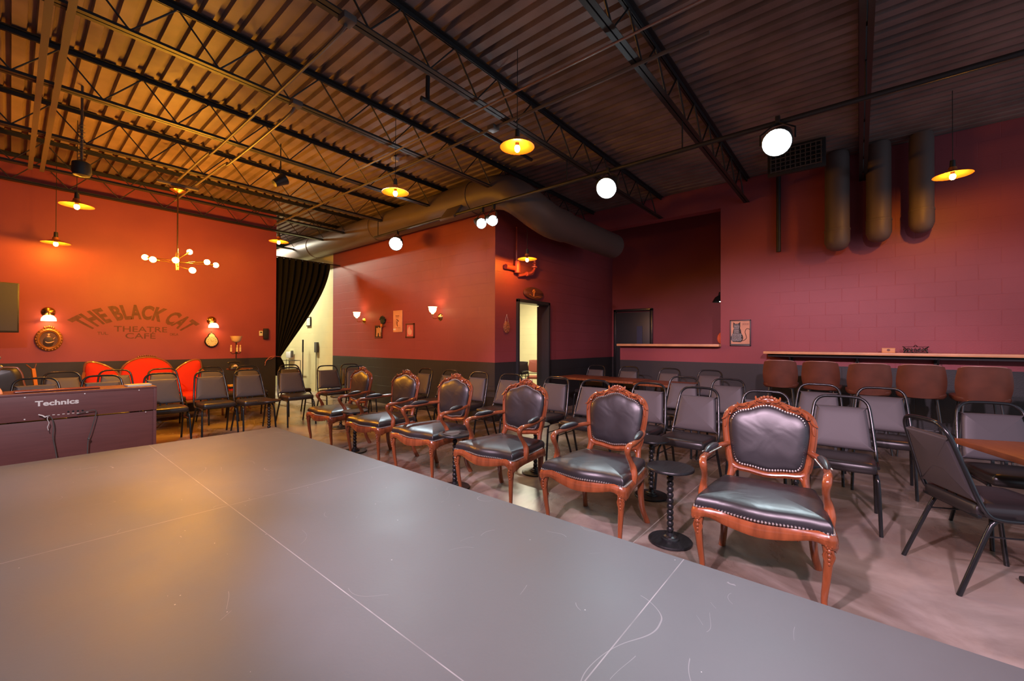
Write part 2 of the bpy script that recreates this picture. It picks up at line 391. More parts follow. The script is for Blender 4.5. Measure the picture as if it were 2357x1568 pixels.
def glyphs(text, bold=0.0, shear=0.0, space=1.0):
    """mesh of a line of text in the built-in face: returns verts, faces, width (height 0.7-ish units)"""
    cu = bpy.data.curves.new('t', 'FONT'); cu.body = text; cu.size = 1.0; cu.offset = bold; cu.space_character = space; cu.resolution_u = 3
    o = bpy.data.objects.new('t', cu); COL.objects.link(o); bpy.context.view_layer.update()
    me = o.evaluated_get(bpy.context.evaluated_depsgraph_get()).to_mesh()
    vs = [q.co.copy() for q in me.vertices]; fs = [tuple(p.vertices) for p in me.polygons]
    bpy.data.objects.remove(o); bpy.data.curves.remove(cu)
    x0 = min(q.x for q in vs); x1 = max(q.x for q in vs); y0 = min(q.y for q in vs); y1 = max(q.y for q in vs)
    return [Vector(((q.x-x0)/(x1-x0), (q.y-y0)/(y1-y0))) for q in vs], fs, (x1-x0)/(y1-y0)

# ------------------------------------------------------------ room shell
ZC = 4.27; YB = 10.15; XA = 5.4; YS = 4.88; XR = 8.2
def slab(name, lo, hi, m, label, cat):
    c = [(a+b)/2 for a, b in zip(lo, hi)]; d = [b-a for a, b in zip(lo, hi)]
    return struct(MB().box((0, 0, 0), d).build(name, m, smooth=False, loc=None) if False else MB().box(c, d).build(name, m, smooth=False), label, cat)
slab('floor', (-6, -5, -0.1), (10.2, 16, 0.0), MT['floor'], 'mottled brown polished concrete floor under the chairs', 'floor')
o = MB().box((-1.912, 0.835, 0.1515), (8.13, 9.67, 0.303), 0.004, seg=1).build('stage_platform', MT['stage'], smooth=False)
tag(o, 'low grey painted plywood stage filling the foreground, scuffed with pale seams', 'stage')
slab('wall_back', (-6.0, YB, 0), (3.84, YB+0.2, ZC), MT['plainX'], 'plain red wall with the painted sign and dark lower band', 'wall')
slab('wall_left', (-6.2, -5, 0), (-6.0, 16, ZC), MT['plainY'], 'side wall left of the piano', 'wall')
slab('wall_sconces', (XA, YS+0.2, 0), (XA+0.2, 10.6, ZC), MT['blockY'], 'red painted block wall with the two tulip sconces', 'wall')
slab('wall_store', (XA, 10.6, 0), (XA+0.2, 16, ZC), MT['creamY'], 'cream block wall seen past the drawn curtain', 'wall')
slab('wall_store_end', (-6.0, 15.8, 0), (XA, 16, ZC), MT['creamX'], 'cream end wall of the store behind the curtain', 'wall')
# wall with the doorway
D0, D1, DZ = 6.03, 6.98, 2.15
mb = MB(); mb.box(((XA+D0)/2, YS+0.1, ZC/2), (D0-XA, 0.2, ZC)); mb.box(((D1+10.1)/2, YS+0.1, ZC/2), (10.1-D1, 0.2, ZC)); mb.box(((D0+D1)/2, YS+0.1, (DZ+ZC)/2), (D1-D0, 0.2, ZC-DZ))
struct(mb.build('wall_doorway', MT['blockX'], smooth=False), 'dark red block wall with the lit doorway', 'wall')
# bar side wall
slab('wall_bar', (XR, -5, 0), (XR+0.2, 1.2, ZC), MT['blockY'], 'red painted block wall behind the bar stools', 'wall')
mb = MB(); mb.box((XR+0.1, 1.56, ZC/2), (0.2, 0.72, ZC)); mb.box((XR+0.1, (1.92+3.86)/2, 0.66), (0.2, 3.86-1.92, 1.32)); mb.box((XR+0.1, (1.92+YS)/2, 4.05), (0.2, YS-1.92, 0.44))
struct(mb.build('wall_pass_through', MT['plainY'], smooth=False), 'smooth red wall with pier and half-height opening to the bar room', 'wall')
slab('wall_bar_room', (9.9, -1, 0), (10.1, YS, ZC), MT['plainY'], 'red wall seen through the bar opening', 'wall')
slab('wall_side_room', (10.2, YS+0.2, 0), (10.4, 13, 3.2), MT['creamY'], 'cream wall seen through the doorway', 'wall')
slab('wall_side_room_end', (XA+0.2, 13, 0), (10.4, 13.2, 3.2), MT['creamX'], 'cream far wall of the room behind the doorway', 'wall')
slab('ceiling_side_room', (XA+0.2, YS+0.2, 3.1), (10.2, 13, 3.2), MT['white'], 'white ceiling of the room behind the doorway', 'ceiling')
# door frame (doorway) and its open leaf
dr = struct(thing('door_1', '', 'door', (D0, YS, 0)), 'black door frame around the lit doorway', 'door')
mb = MB(); mb.box((-0.02, 0.08, DZ/2+0.02), (0.05, 0.26, DZ+0.04), 0.004); mb.box((D1-D0+0.02, 0.08, DZ/2+0.02), (0.05, 0.26, DZ+0.04), 0.004); mb.box(((D1-D0)/2, 0.08, DZ+0.02), (D1-D0+0.09, 0.26, 0.06), 0.004)
mb.build('door_frame', MT['doorpaint'], dr)
mb = MB().box((D1-D0+0.49, 0.26, DZ/2), (0.9, 0.045, DZ-0.03), 0.003)
lf = mb.build('door_leaf', MT['olive'], dr); MB().lathe([(0, 0), (0.026, 0.01), (0.03, 0.03), (0.012, 0.045), (0.012, 0.06)], (D1-D0+0.86, 0.28, 1.0), 10, 'Y').build('door_knob', MT['brass'], lf)
# far door in the bar room
dr = struct(thing('door_2', '', 'door', (9.9, 4.31, 0)), 'black closed door in the bar room wall', 'door')
mb = MB(); mb.box((-0.02, 0, 1.08), (0.05, 0.88, 2.14), 0.004); mb.build('door_leaf', MT['doorpaint'], dr)
mb = MB()
for y in (-0.47, 0.47): mb.box((-0.03, y, 1.11), (0.08, 0.06, 2.22), 0.004)
mb.box((-0.03, 0, 2.2), (0.08, 1.0, 0.06), 0.004); mb.build('door_frame', MT['frame'], dr)
MB().box((-0.05, -0.18, 1.55), (0.012, 0.14, 0.5), 0.003).build('door_window', MT['tv'], dr)
# corrugated roof deck
prof = []; pitch = 0.1524; x = -5.5
while x < 10.2:
    prof += [(x, ZC), (x+0.088, ZC), (x+0.098, ZC+0.05), (x+0.142, ZC+0.05)]; x += pitch
prof.append((x, ZC))
vs = [(a, y, b) for a, b in prof for y in (-5, 16)]
fs = [(2*i, 2*i+1, 2*i+3, 2*i+2) for i in range(len(prof)-1)]
top = len(vs); vs += [(-5.5, -5, ZC+0.12), (-5.5, 16, ZC+0.12), (x, -5, ZC+0.12), (x, 16, ZC+0.12)]; fs.append((top, top+2, top+3, top+1))
mb = MB(); mb.add(vs, fs)
struct(mb.build('ceiling', MT['deck'], smooth=False), 'ribbed dark metal roof deck overhead', 'ceiling')
# no wall behind the camera; the added world fill enters there
# ------------------------------------------------------------ bar joists
def make_joist():
    t = thing('roof_joist', '', 'joist', group='open web steel roof joists')
    x0, x1, zt, zb = -5.4, 8.2, ZC-0.012, 3.84
    mb = MB()
    for s in (-1, 1):
        mb.box(((x0+x1)/2, s*0.028, zt-0.003), (x1-x0, 0.045, 0.006)); mb.box(((x0+x1)/2, s*0.008, zt-0.025), (x1-x0, 0.006, 0.045))
    mb.build('top_chord', MT['steel'], t, smooth=False)
    mb = MB()
    for s in (-1, 1):
        mb.box(((x0+x1)/2, s*0.026, zb+0.003), (x1-x0, 0.04, 0.006)); mb.box(((x0+x1)/2, s*0.008, zb+0.022), (x1-x0, 0.006, 0.04))
    mb.build('bottom_chord', MT['steel'], t, smooth=False)
    pts = []; x = x0+0.2; k = 0
    while x < x1: pts.append((x, 0, zt-0.03 if k % 2 == 0 else zb+0.03)); x += 0.305; k += 1
    MB().tube(pts, 0.011, 6).build('web_bar', MT['steel'], t)
    return t
JY = [1.5, 3.0, 4.49, 5.99, 7.48, 8.97, -0.05, 9.98, 11.6, 13.1, 14.6]
JL = ['open web steel roof joist nearest overhead, crossing the top centre', 'open web roof joist just beyond the nearest warm pendant',
      'open web roof joist passing over the front edge of the stage end', 'open web roof joist over the far end of the stage', 'open web roof joist just in front of the chandelier',
      'open web roof joist just behind the chandelier', 'open web roof joist over the bright spotlight nearest the camera', 'open web roof joist tight against the sign wall',
      'first open web roof joist beyond the curtain rod', 'second open web roof joist beyond the curtain rod', 'third open web roof joist beyond the curtain rod']
j0 = make_joist()
for i, (y, l) in enumerate(zip(JY, JL)):
    if i == 0: j0.location = (0, y, 0); j0['label'] = l
    else: dup(j0, (0, y, 0), 0, l)

def pipe(name, pts, r, label, cat, m='conduit', group=None, couplings=()):
    t = thing(name, label, cat, (0, 0, 0), 0, group)
    MB().tube(catmull(pts, 4) if len(pts) > 2 else pts, r, 8).build('pipe_run', MT[m], t)
    if couplings:
        for c in couplings: MB().box(c, (0.10, 0.10, 0.05), 0.006).build('junction_box', MT[m], t)
    return t
pipe('conduit', [(1.60, 2.95, 3.80), (1.60, 3.3, 3.74), (1.60, 6.1, 3.74), (1.60, 6.4, 3.79), (1.58, 7.85, 3.79)], 0.014, 'thin metal conduit leading to the chandelier, left of a matching one', 'conduit', couplings=[(1.60, 2.95, 3.80)])
pipe('conduit', [(1.84, 4.4, 3.80), (1.84, 4.7, 3.74), (1.84, 6.4, 3.74), (1.84, 6.7, 3.79), (1.78, 9.0, 3.79)], 0.014, 'thin metal conduit running right of the chandelier canopy', 'conduit', couplings=[(1.84, 4.4, 3.80)])
pipe('conduit', [(3.5, 0.9, 3.825), (3.5, 9.3, 3.825)], 0.016, 'long straight conduit above the row of warm pendants', 'conduit', couplings=[(3.5, 3.2, 3.82)])
pipe('conduit', [(3.1, 0.6, 3.80), (3.1, 6.0, 3.80)], 0.010, 'thin shiny conduit crossing the dark ceiling at the top centre', 'conduit', m='chrome')
pipe('sprinkler_pipe', [(2.85, 3.56, 4.24), (2.85, 3.56, 3.99), (2.9, 3.56, 3.97), (4.7, 3.56, 3.97)], 0.024, 'black sprinkler pipe with a drop near the second pendant', 'pipe', m='steel')
t = thing('strut_channel', 'pair of flat steel straps crossing the joists at the upper left', 'strut')
for x in (0.16, 0.27): MB().box((x, 5.2, 3.81), (0.045, 7.6, 0.01)).build('strap', MT['conduit'], t, smooth=False)
t = thing('ceiling_speaker', 'small dark hanging projector with coiled mount at the upper left', 'projector', (0.50, 6.75, 3.3))
MB().tube([(0, 0, 0.1), (0, 0, 0.965)], 0.012, 8).build('mount_pole', MT['conduit'], t)
MB().tube([(0.028*math.cos(a*0.7), 0.028*math.sin(a*0.7), 0.12+a*0.0045) for a in range(90)], 0.004, 5).build('coiled_cable', MT['conduit'], t)
MB().lathe([(0.0, -0.06), (0.07, -0.05), (0.085, 0.0), (0.08, 0.09), (0.03, 0.12), (0, 0.12)], (0, 0, 0), 16).build('housing', MT['steel'], t)
t.name = 'hanging_projector'

t = thing('small_spotlight', 'small unlit black spotlight on a drop pole, above and left of the second pendant', 'spotlight', (2.49, 6.45, 3.72))
MB().tube([(0, 0, 0.05), (0, 0, 0.535)], 0.008, 6).build('drop_pole', MT['steel'], t)
mb = MB(); mb.T = Matrix.Rotation(0.9, 4, 'Y'); mb.lathe([(0, -0.12), (0.05, -0.11), (0.065, -0.02), (0.085, 0.07), (0.078, 0.07), (0.06, 0.0), (0, 0.0)], (0, 0, 0), 16); mb.build('can', MT['steel'], t)
t = thing('smoke_detector', 'small pale round detector under the roof deck above the second pendant', 'detector', (3.78, 5.50, 4.18)); MB().lathe([(0, 0), (0.045, 0.0), (0.06, 0.02), (0.06, 0.045), (0, 0.045)], (0, 0, 0), 18).build('housing', MT['white'], t); MB().tube([(0, 0, 0.04), (0, 0, 0.09)], 0.02, 8).build('mount', MT['steel'], t)
# ------------------------------------------------------------ ducts
t = thing('spiral_duct', 'large round spiral duct running above the sconce wall, elbow over the doorway recess', 'duct')
MB().tube([(5.09, 15.0, 3.86), (5.09, 5.05, 3.86)], 0.27, 28).build('duct_run', MT['duct'], t, ang=60)
pts = catmull([(5.09, 5.06, 3.86), (5.09, 4.7, 3.86), (5.11, 4.38, 3.80), (5.18, 4.14, 3.66), (5.4, 4.0, 3.50), (5.8, 3.98, 3.42), (6.2, 3.98, 3.42)], 3)
MB().tube(pts, 0.27, 28, up=(0.3, -0.3, 1)).build('duct_elbow', MT['duct'], t, ang=60)
MB().tube([(6.15, 3.98, 3.42), (8.1, 3.98, 3.42)], 0.25, 28).build('duct_branch', MT['duct'], t, ang=60)
for y in (5.05, 8.0, 10.9): MB().lathe([(0.268, -0.012), (0.28, -0.012), (0.28, 0.012), (0.268, 0.012)], (5.09, y, 3.86), 28, 'Y').build('duct_collar', MT['duct'], t)
g = MB(); g.box((0, 0, 0), (0.52, 0.36, 0.04), 0.004); 
gr = g.build('air_grille', MT['duct'], t); gr.location = (4.86, 5.35, 3.68); gr.rotation_euler = (0, math.radians(-52), PI/2*0)
gi = MB()
for i in range(9): gi.box((-0.2+i*0.05, 0, -0.022), (0.03, 0.30, 0.006))
gi.build('grille_louvres', MT['ductdark'], gr)
for i, (y, z, l) in enumerate([(0.25, 2.78, 'leftmost of the three round duct drops on the bar wall'), (-0.22, 2.84, 'middle of the three round duct drops on the bar wall'), (-0.66, 2.90, 'rightmost of the three round duct drops on the bar wall')]):
    t = thing('duct_drop', l, 'duct', (7.95, y, z), 0, 'round duct drops high on the bar wall')
    rr = 0.155-0.012*i
    MB().lathe([(0, -0.0), (rr*0.45, 0.01), (rr*0.8, 0.05), (rr, 0.13), (rr, 0.30)], (0, 0, 0), 20).build('drop_end', MT['duct'], t)
    MB().lathe([(rr*1.03, 0.29), (rr*1.03, 0.32), (rr*0.97, 0.325), (rr*0.97, ZC-z-0.1), (rr*0.9, ZC-z-0.02)], (0, 0, 0), 20).build('drop_pipe', MT['duct'], t)
t = thing('wall_post', 'vertical dark pipe beside the pier above the counter', 'pipe', (8.12, 1.02, 0)); MB().tube([(0, 0, 2.9), (0, 0, ZC-0.03)], 0.035, 10).build('pipe_run', MT['steel'], t)
t = thing('air_grille', 'pale wire return air grille high over the bar wall', 'grille', (7.2, 0.7, 4.065))
mb = MB()
for i in range(11): mb.box((0, -0.3+i*0.06, 0), (0.03, 0.008, 0.32)); 
for i in range(6): mb.box((0, 0, -0.15+i*0.06), (0.03, 0.62, 0.008))
mb.build('wire_grid', MT['conduit'], t, smooth=False); mb = MB(); mb.box((0.06, 0, 0), (0.06, 0.7, 0.4), 0.01); mb.build('grille_box', MT['steel'], t)

# ------------------------------------------------------------ stage lighting
t = thing('lighting_bar', 'long black pipe carrying the white stage spotlights', 'pipe'); MB().tube([(4.74, -3.5, 3.52), (4.74, 7.6, 3.52)], 0.024, 10).build('pipe_run', MT['steel'], t)
for y in (-0.05, 1.5, 3.0, 7.48): MB().tube([(4.74, y, 3.52), (4.74, y, 3.85)], 0.008, 6).build('hanger', MT['steel'], t)
def make_spot(loc, aim, label, kind=1.0, lenses=1, power=K_SPOT, rad=0.12):
    t = thing('stage_spotlight', label, 'spotlight', loc, 0, 'white stage spotlights')
    d = (Vector(aim)-Vector(loc)).normalized(); q = d.to_track_quat('Z', 'Y').to_matrix().to_4x4()
    for k in range(lenses):
        off = Matrix.Translation((0, -0.24*k, 0)) if k else Matrix()
        mb = MB(); mb.T = off @ q; mb.lathe([(0, -0.30), (rad*0.6, -0.29), (rad*0.8, -0.2), (rad*1.05, -0.02), (rad*1.1, 0.03), (rad*1.02, 0.035), (rad*0.98, 0.0)], (0, 0, 0), 20); mb.build('can', MT['steel'], t)
        mb = MB(); mb.T = off @ q; mb.lathe([(0, 0.022), (rad*0.5, 0.018), (rad*0.98, 0.004)], (0, 0, 0), 20); mb.build('lens', MT['lens'], t)
        mb = MB(); o = (0, -0.24*k, 0)
        mb.tube([(0, o[1]-rad*1.2, 0), (0, o[1]-rad*1.2, 0.1), (0.02, o[1], 0.2), (0, o[1]+rad*1.2, 0.1), (0, o[1]+rad*1.2, 0)], 0.008, 6)
        mb.box((0.03, o[1], 0.22), (0.05, 0.04, 0.07), 0.004); mb.build('yoke', MT['steel'], t)
    p = Vector(loc)+d*0.05
    s = spot('spot_beam', p, aim, power, (0.76, 0.93, 1.0), 62, 0.5, rad*0.8, None)
    s.parent = t; s.location = d*0.05
    return t
make_spot((4.70, 0.60, 3.32), (0.6, 0.9, 0.4), 'white stage spotlight nearest the camera, blazing at the upper right')
make_spot((4.70, 2.39, 3.30), (0.4, 1.9, 0.4), 'white stage spotlight in the middle of the pipe, left of the brightest one')
make_spot((4.70, 6.80, 3.27), (0.3, 2.6, 0.4), 'white stage spotlight in front of the sconce wall', power=K_SPOT*1.2)
make_spot((4.70, 4.55, 3.25), (1.2, -1.6, 0.3), 'small twin-lens white spotlight beside the duct elbow', lenses=2, power=K_SPOT*0.25, rad=0.075)
# wash lights over the stage, aimed at the audience (their lamps are what lights the seats); last two added to brighten piano and stage
for i, (loc, aim) in enumerate([((-1.5, -1.3, 3.75), (4.4, -0.9, 0.0)), ((-1.5, 1.1, 3.75), (4.4, 1.6, 0.0)), ((-1.5, 3.4, 3.75), (4.4, 5.0, 0.0)), ((-0.9, 1.6, 3.85), (0.35, 6.4, 0.55)), ((-0.9, 2.6, 3.85), (-0.6, 2.9, 0.3))]):
    t = thing('wash_light', ['pink wash light behind the camera, over the near end of the stage', 'pink wash light behind the camera, over the middle of the stage', 'pink wash light over the far end of the stage', 'added out-of-view fill light turned to the piano', 'added out-of-view pale fill light over the middle of the stage'][i], 'spotlight', loc, 0, 'pink wash lights over the stage')
    d = (Vector(aim)-Vector(loc)).normalized(); q = d.to_track_quat('Z', 'Y').to_matrix().to_4x4()
    mb = MB(); mb.T = q; mb.lathe([(0, -0.30), (0.1, -0.29), (0.13, -0.2), (0.15, 0.02), (0.14, 0.03), (0.13, 0.0)], (0, 0, 0), 20); mb.build('can', MT['steel'], t)
    s = spot('wash_beam', loc, aim, (K_WASH, K_WASH, K_WASH*0.42, K_STAGE_FILL*2.6, K_STAGE_FILL*1.3)[i], (1.0, 0.70, 0.88) if i < 3 else (1.0, 0.83, 0.93), (58, 58, 58, 44, 95)[i], 0.35 if i < 3 else 0.8, 0.08); s.parent = t; s.location = d*0.05

# ------------------------------------------------------------ warm pendants
def make_pendant():
    t = thing('pendant_lamp', '', 'lamp', group='warm shallow-disc pendant lamps')
    sh = MB(); sh.lathe([(0.0, 0.085), (0.035, 0.085), (0.04, 0.05), (0.07, 0.035), (0.165, -0.002), (0.168, -0.006), (0.16, -0.004), (0.07, 0.028), (0.03, 0.035), (0, 0.035)], (0, 0, 0), 28); sh.build('lamp_shade', MT['shade'], t)
    MB().lathe([(0, 0.17), (0.022, 0.165), (0.026, 0.085), (0.02, 0.03), (0.018, 0.0)], (0, 0, 0), 12).build('socket', MT['steel'], t)
    MB().ball((0, 0, -0.02), 0.028, 10, 7, (1, 1, 1.3)).build('bulb', MT['bulb'], t)
    MB().tube([(0, 0, 0.10), (0, 0, 0.96)], 0.004, 5).build('cord', MT['steel'], t)
    return t
pend = make_pendant()
PP = [((3.16, 2.57, 3.30), 'warm disc pendant lamp at the top centre, nearest the camera', 0.48), ((3.13, 4.55, 3.30), 'warm disc pendant lamp between the nearest one and the lamp by the curtain', 0.5),
      ((3.26, 8.51, 3.30), 'warm disc pendant lamp hanging just left of the curtain', 0.5), ((6.82, -0.82, 3.30), 'warm disc pendant lamp at the far right over the bar stools', 0.5),
      ((0.54, 7.83, 3.15), 'larger looking warm disc pendant lamp at the upper left of the sign wall', 0.6), ((0.44, 9.60, 2.91), 'warm disc pendant lamp closest to the sign wall, under the other left one', 0.9),
      ((5.69, 4.40, 2.83), 'small warm disc pendant lamp in the recess above the doorway', 1.0)]
for i, (p, l, h) in enumerate(PP):
    o = pend if i == 0 else dup(pend, p, 0, l)
    o.location = p; o['label'] = l
    [c for c in o.children if c.name.startswith('cord')][0].scale.z = (4.26-p[2])/0.96

# chandelier
t = thing('chandelier', 'brass linear chandelier with globe bulbs in front of the painted sign', 'chandelier', (1.60, 7.90, 2.6))
MB().tube([(0, 0, -0.14), (0, 0, 0.12)], 0.022, 10).build('hub', MT['brass'], t)
MB().tube([(0, 0, 0.1), (0, 0, 1.06)], 0.010, 8).build('stem', MT['brass'], t)
MB().lathe([(0.0, 1.02), (0.05, 1.03), (0.10, 1.06), (0.10, 1.09), (0, 1.09)], (0, 0, 0), 20).build('canopy', MT['brass'], t)
MB().box((0, 0, 1.14), (0.5, 0.05, 0.04), 0.004).build('mounting_bar', MT['conduit'], t)
arms = [((-0.33, 0.25, 0.03), 0.0), ((-0.32, -0.22, -0.06), -0.04), ((0.23, 0.36, 0.22), 0.02), ((-0.14, -0.60, -0.09), 0.05), ((0.32, -0.21, 0.0), -0.02), ((0.50, 0.04, 0.01), -0.03), ((0.01, -0.78, -0.23), -0.08)]
for e, z0 in arms:
    e = Vector(e); a = Vector((0, 0, z0)); d = (e-a).normalized()
    am = MB().tube([a, e-d*0.04], 0.007, 8).build('arm', MT['brass'], t)
    MB().tube([e-d*0.09, e-d*0.03], [0.012, 0.018], 10).build('bulb_holder', MT['brass'], am)
    MB().ball(e, 0.040, 10, 7).build('bulb', MT['chbulb'], am)

# ------------------------------------------------------------ rooms beyond: their own ceiling lights
def strip_light(loc, label, power, ln=1.2):
    t = thing('strip_light', label, 'ceiling light', loc, 0, 'fluorescent strip lights in the back rooms')
    MB().box((0, 0, 0.03), (0.16, ln, 0.06), 0.01).build('housing', MT['white'], t)
    MB().box((0, 0, -0.012), (0.10, ln-0.06, 0.024), 0.01).build('diffuser', MT['tube_on'], t)
    l = bpy.data.lights.new('strip', 'AREA'); l.shape = 'RECTANGLE'; l.size = 0.1; l.size_y = ln-0.1; l.energy = power; l.color = (1.0, 0.93, 0.70)
    o = bpy.data.objects.new('strip_glow', l); COL.objects.link(o); o.parent = t; o.location = (0, 0, -0.03)
strip_light((4.2, 12.6, 4.21), 'fluorescent strip light in the store behind the curtain', K_STORE)
strip_light((8.2, 6.6, 3.03), 'fluorescent strip light in the room behind the doorway', K_STORE*0.8)

# ------------------------------------------------------------ carved armchair  (front = -Y)
def arc_len_pts(pts, step, closed=False):
    P = [Vector(p) for p in pts]; 
    if closed: P.append(P[0])
    out = [P[0]]; acc = 0
    for a, b in zip(P, P[1:]):
        L = (b-a).length
        while acc+L >= step:
            k = (step-acc)/L; a = a+(b-a)*k; out.append(a); L = (b-a).length; acc = 0
        acc += L
    return out
SEAT = [(-0.325, -0.265), (-0.30, -0.285), (-0.17, -0.285), (0, -0.315), (0.17, -0.285), (0.30, -0.285), (0.325, -0.265), (0.312, -0.1), (0.29, 0.1), (0.262, 0.245), (0.24, 0.262), (0, 0.275), (-0.24, 0.262), (-0.262, 0.245), (-0.29, 0.1), (-0.312, -0.1)]
def back_pt(x, z):   # the reclined plane of the back
    x = x*0.925
    return Vector((x, 0.245+(z-0.42)*0.17+0.02*(1-(x/0.28)**2)*0.6, z))
BACK = [(-0.205, 0.585), (-0.235, 0.70), (-0.250, 0.82), (-0.240, 0.885), (-0.195, 0.925), (-0.12, 0.943), (-0.06, 0.965), (0, 0.975), (0.06, 0.965), (0.12, 0.943), (0.195, 0.925), (0.240, 0.885), (0.250, 0.82), (0.235, 0.70), (0.205, 0.585), (0.10, 0.565), (0, 0.553), (-0.10, 0.565)]
def make_armchair():
    t = thing('carved_armchair', '', 'armchair', group='carved wood armchairs in the front row')
    so = catmull([(a*0.972, b, 0) for a, b in SEAT], 4, True)
    lay = [(0.985, 0.418), (1.0, 0.425), (1.015, 0.445), (1.012, 0.468), (0.985, 0.486), (0.93, 0.498), (0.8, 0.509), (0.6, 0.517), (0.3, 0.522), (0, 0.523)]
    MB().pad(so, lay, (0, -0.01, 0)).build('seat_cushion', MT['leather'], t, ang=70)
    # dark webbing sagging under the seat
    MB().pad(so, [(0.9, 0.42), (0.86, 0.39), (0.7, 0.355), (0.4, 0.335), (0, 0.33)], (0, -0.01, 0)).build('seat_webbing', MT['blackplastic'], t)
    nm = MB()
    for p in arc_len_pts([Vector((q.x*1.020, -0.01+(q.y+0.01)*1.020, 0.436)) for q in so], 0.0165, True):
        if p.y < 0.22: nm.ball(p, 0.0074, 6, 4)
    nm.build('seat_nail_trim', MT['nail'], t)
    # seat rails: serpentine front with scalloped lower edge, plainer sides and back
    def rail(a, b, front):
        sub = so[a:b+1] if a < b else so[a:]+so[:b+1]
        n = len(sub)-1
        def fn(u, v):
            i = min(int(u*n), n-1); q = sub[i].lerp(sub[i+1], u*n-i)
            dip = (0.027*math.exp(-((u-0.5)/0.17)**2) - 0.022*math.exp(-((u-0.24)/0.07)**2) - 0.022*math.exp(-((u-0.76)/0.07)**2) + 0.035*(abs(u-0.5)*2)**8) if front else 0.03*(abs(u-0.5)*2)**4
            lo = (0.394 if front else 0.392)-dip
            z = 0.421-(0.421-lo)*v; k = 1.0+0.02*math.sin(v*PI)+(0.012 if v > 0.8 else 0)
            return (q.x*k*0.974, q.y*k*0.974, z)
        g = MB().grid(fn, 28, 6, 0.028)
        if front:
            edge = [Vector(fn(i/36, 1.0)) for i in range(37)]
            g.tube([q+Vector((0, -0.003, 0.003)) for q in edge], 0.0055, 6); g.tube([q+Vector((0, -0.002, 0.017)) for q in edge[3:-3]], 0.0028, 5)
        return g
    iN = len(so)
    fr = rail(0*4, 6*4, True); frm = fr.build('front_rail', MT['wood'], t, ang=60)
    rail(6*4, 9*4, False).build('side_rail', MT['wood'], t, ang=60)
    rail(13*4, 0, False).build('side_rail', MT['wood'], t, ang=60)
    rail(10*4, 12*4, False).build('back_rail', MT['wood'], t, ang=60)
    # carving on the front rail
    cv = MB(); rnd = random.Random(3)
    def leaf(c, ang, L, r, curl=1.2, nrm=(0, -1, 0), k=7):
        n = Vector(nrm).normalized(); a = n.orthogonal() if abs(n.z) > 0.9 else Vector((0, 0, 1)).cross(n).normalized(); b = n.cross(a)
        pts = []; p = Vector(c); th = ang
        for i in range(k+1):
            pts.append(p.copy()); p = p+(a*math.cos(th)+b*math.sin(th))*(L/k); th += curl*(i/k)*1.1/ k*3
        return cv.tube(pts, [r*0.5, r, r*0.9, r*0.55, r*0.2], 6)
    for s in (-1, 1):
        for i in range(7):
            u = 0.015+0.022*i
            leaf((s*u, -0.322+0.35*u*u*4*0.9, 0.388+0.006*(i % 2)), (0 if s > 0 else PI)+rnd.uniform(-.6, .6), 0.045, 0.0075, s*2.2*(1 if i % 2 else -1))
    for a in range(6): cv.ball((0.013*math.cos(a*PI/3), -0.326, 0.385+0.013*math.sin(a*PI/3)), 0.0075, 6, 4)
    cv.ball((0, -0.332, 0.385), 0.007, 6, 4)
    cv.build('rail_carving', MT['wood'], frm)
    # front cabriole legs
    for s in (-1, 1):
        x = s*0.289; y = -0.262
        pts = catmull([(x, y, 0.42), (x+s*0.008, y-0.010, 0.39), (x+s*0.012, y-0.016, 0.33), (x+s*0.004, y-0.010, 0.21), (x-s*0.006, y+0.004, 0.10), (x-s*0.002, y-0.004, 0.04), (x+s*0.006, y-0.014, 0.0)], 4)
        lg = MB().tube(pts, [0.025, 0.027, 0.027, 0.024, 0.020, 0.0175, 0.0155, 0.0135, 0.013, 0.015, 0.016], 12, prof=[1, 1.06, 0.92, 1.06]*3).build('leg', MT['wood'], t, ang=60)
        kc = MB(); 
        for i in range(6):
            a = i*PI/3; kc.ball((x+s*0.012+0.011*math.cos(a), y-0.043, 0.385+0.011*math.sin(a)), 0.007, 6, 4)
        for i in range(4): kc.ball((x+s*0.012, y-0.043+0.003*i, 0.358-0.022*i), 0.009-0.001*i, 6, 4, (1, 0.8, 1.5))
        for i in (-1, 1): kc.tube(catmull([(x+s*0.012+i*0.010, y-0.038, 0.36), (x+s*0.012+i*0.020, y-0.027, 0.33), (x+s*0.012+i*0.012, y-0.030, 0.29)], 3), [0.005, 0.008, 0.003], 6)
        kc.build('knee_carving', MT['wood'], lg)
        x = s*0.235; y = 0.235
        pts = catmull([(x, y, 0.44), (x, y+0.004, 0.33), (x+s*0.004, y-0.006, 0.22), (x+s*0.012, y+0.012, 0.11), (x+s*0.025, y+0.045, 0.03), (x+s*0.03, y+0.06, 0.0)], 4)
        MB().tube(pts, [0.026, 0.026, 0.023, 0.021, 0.022, 0.023], 10, prof=None).build('leg', MT['wood'], t, ang=60)
    # back frame: moulded ring with stiles running down to the seat
    ring = catmull([back_pt(x*1.06, 0.765+(z-0.765)*1.085) for x, z in BACK], 4, True)
    bf = MB()
    bf.tube(ring, 0.021, 12, True, flat=0.85, prof=[1.0, 1.05, 0.85, 1.05, 1.0, 1.05, 0.85, 1.05, 1.0, 1.05, 0.85, 1.05])
    inner = catmull([back_pt(x*0.985, 0.765+(z-0.765)*0.985) for x, z in BACK], 4, True)
    bf.tube(inner, 0.011, 6, True)
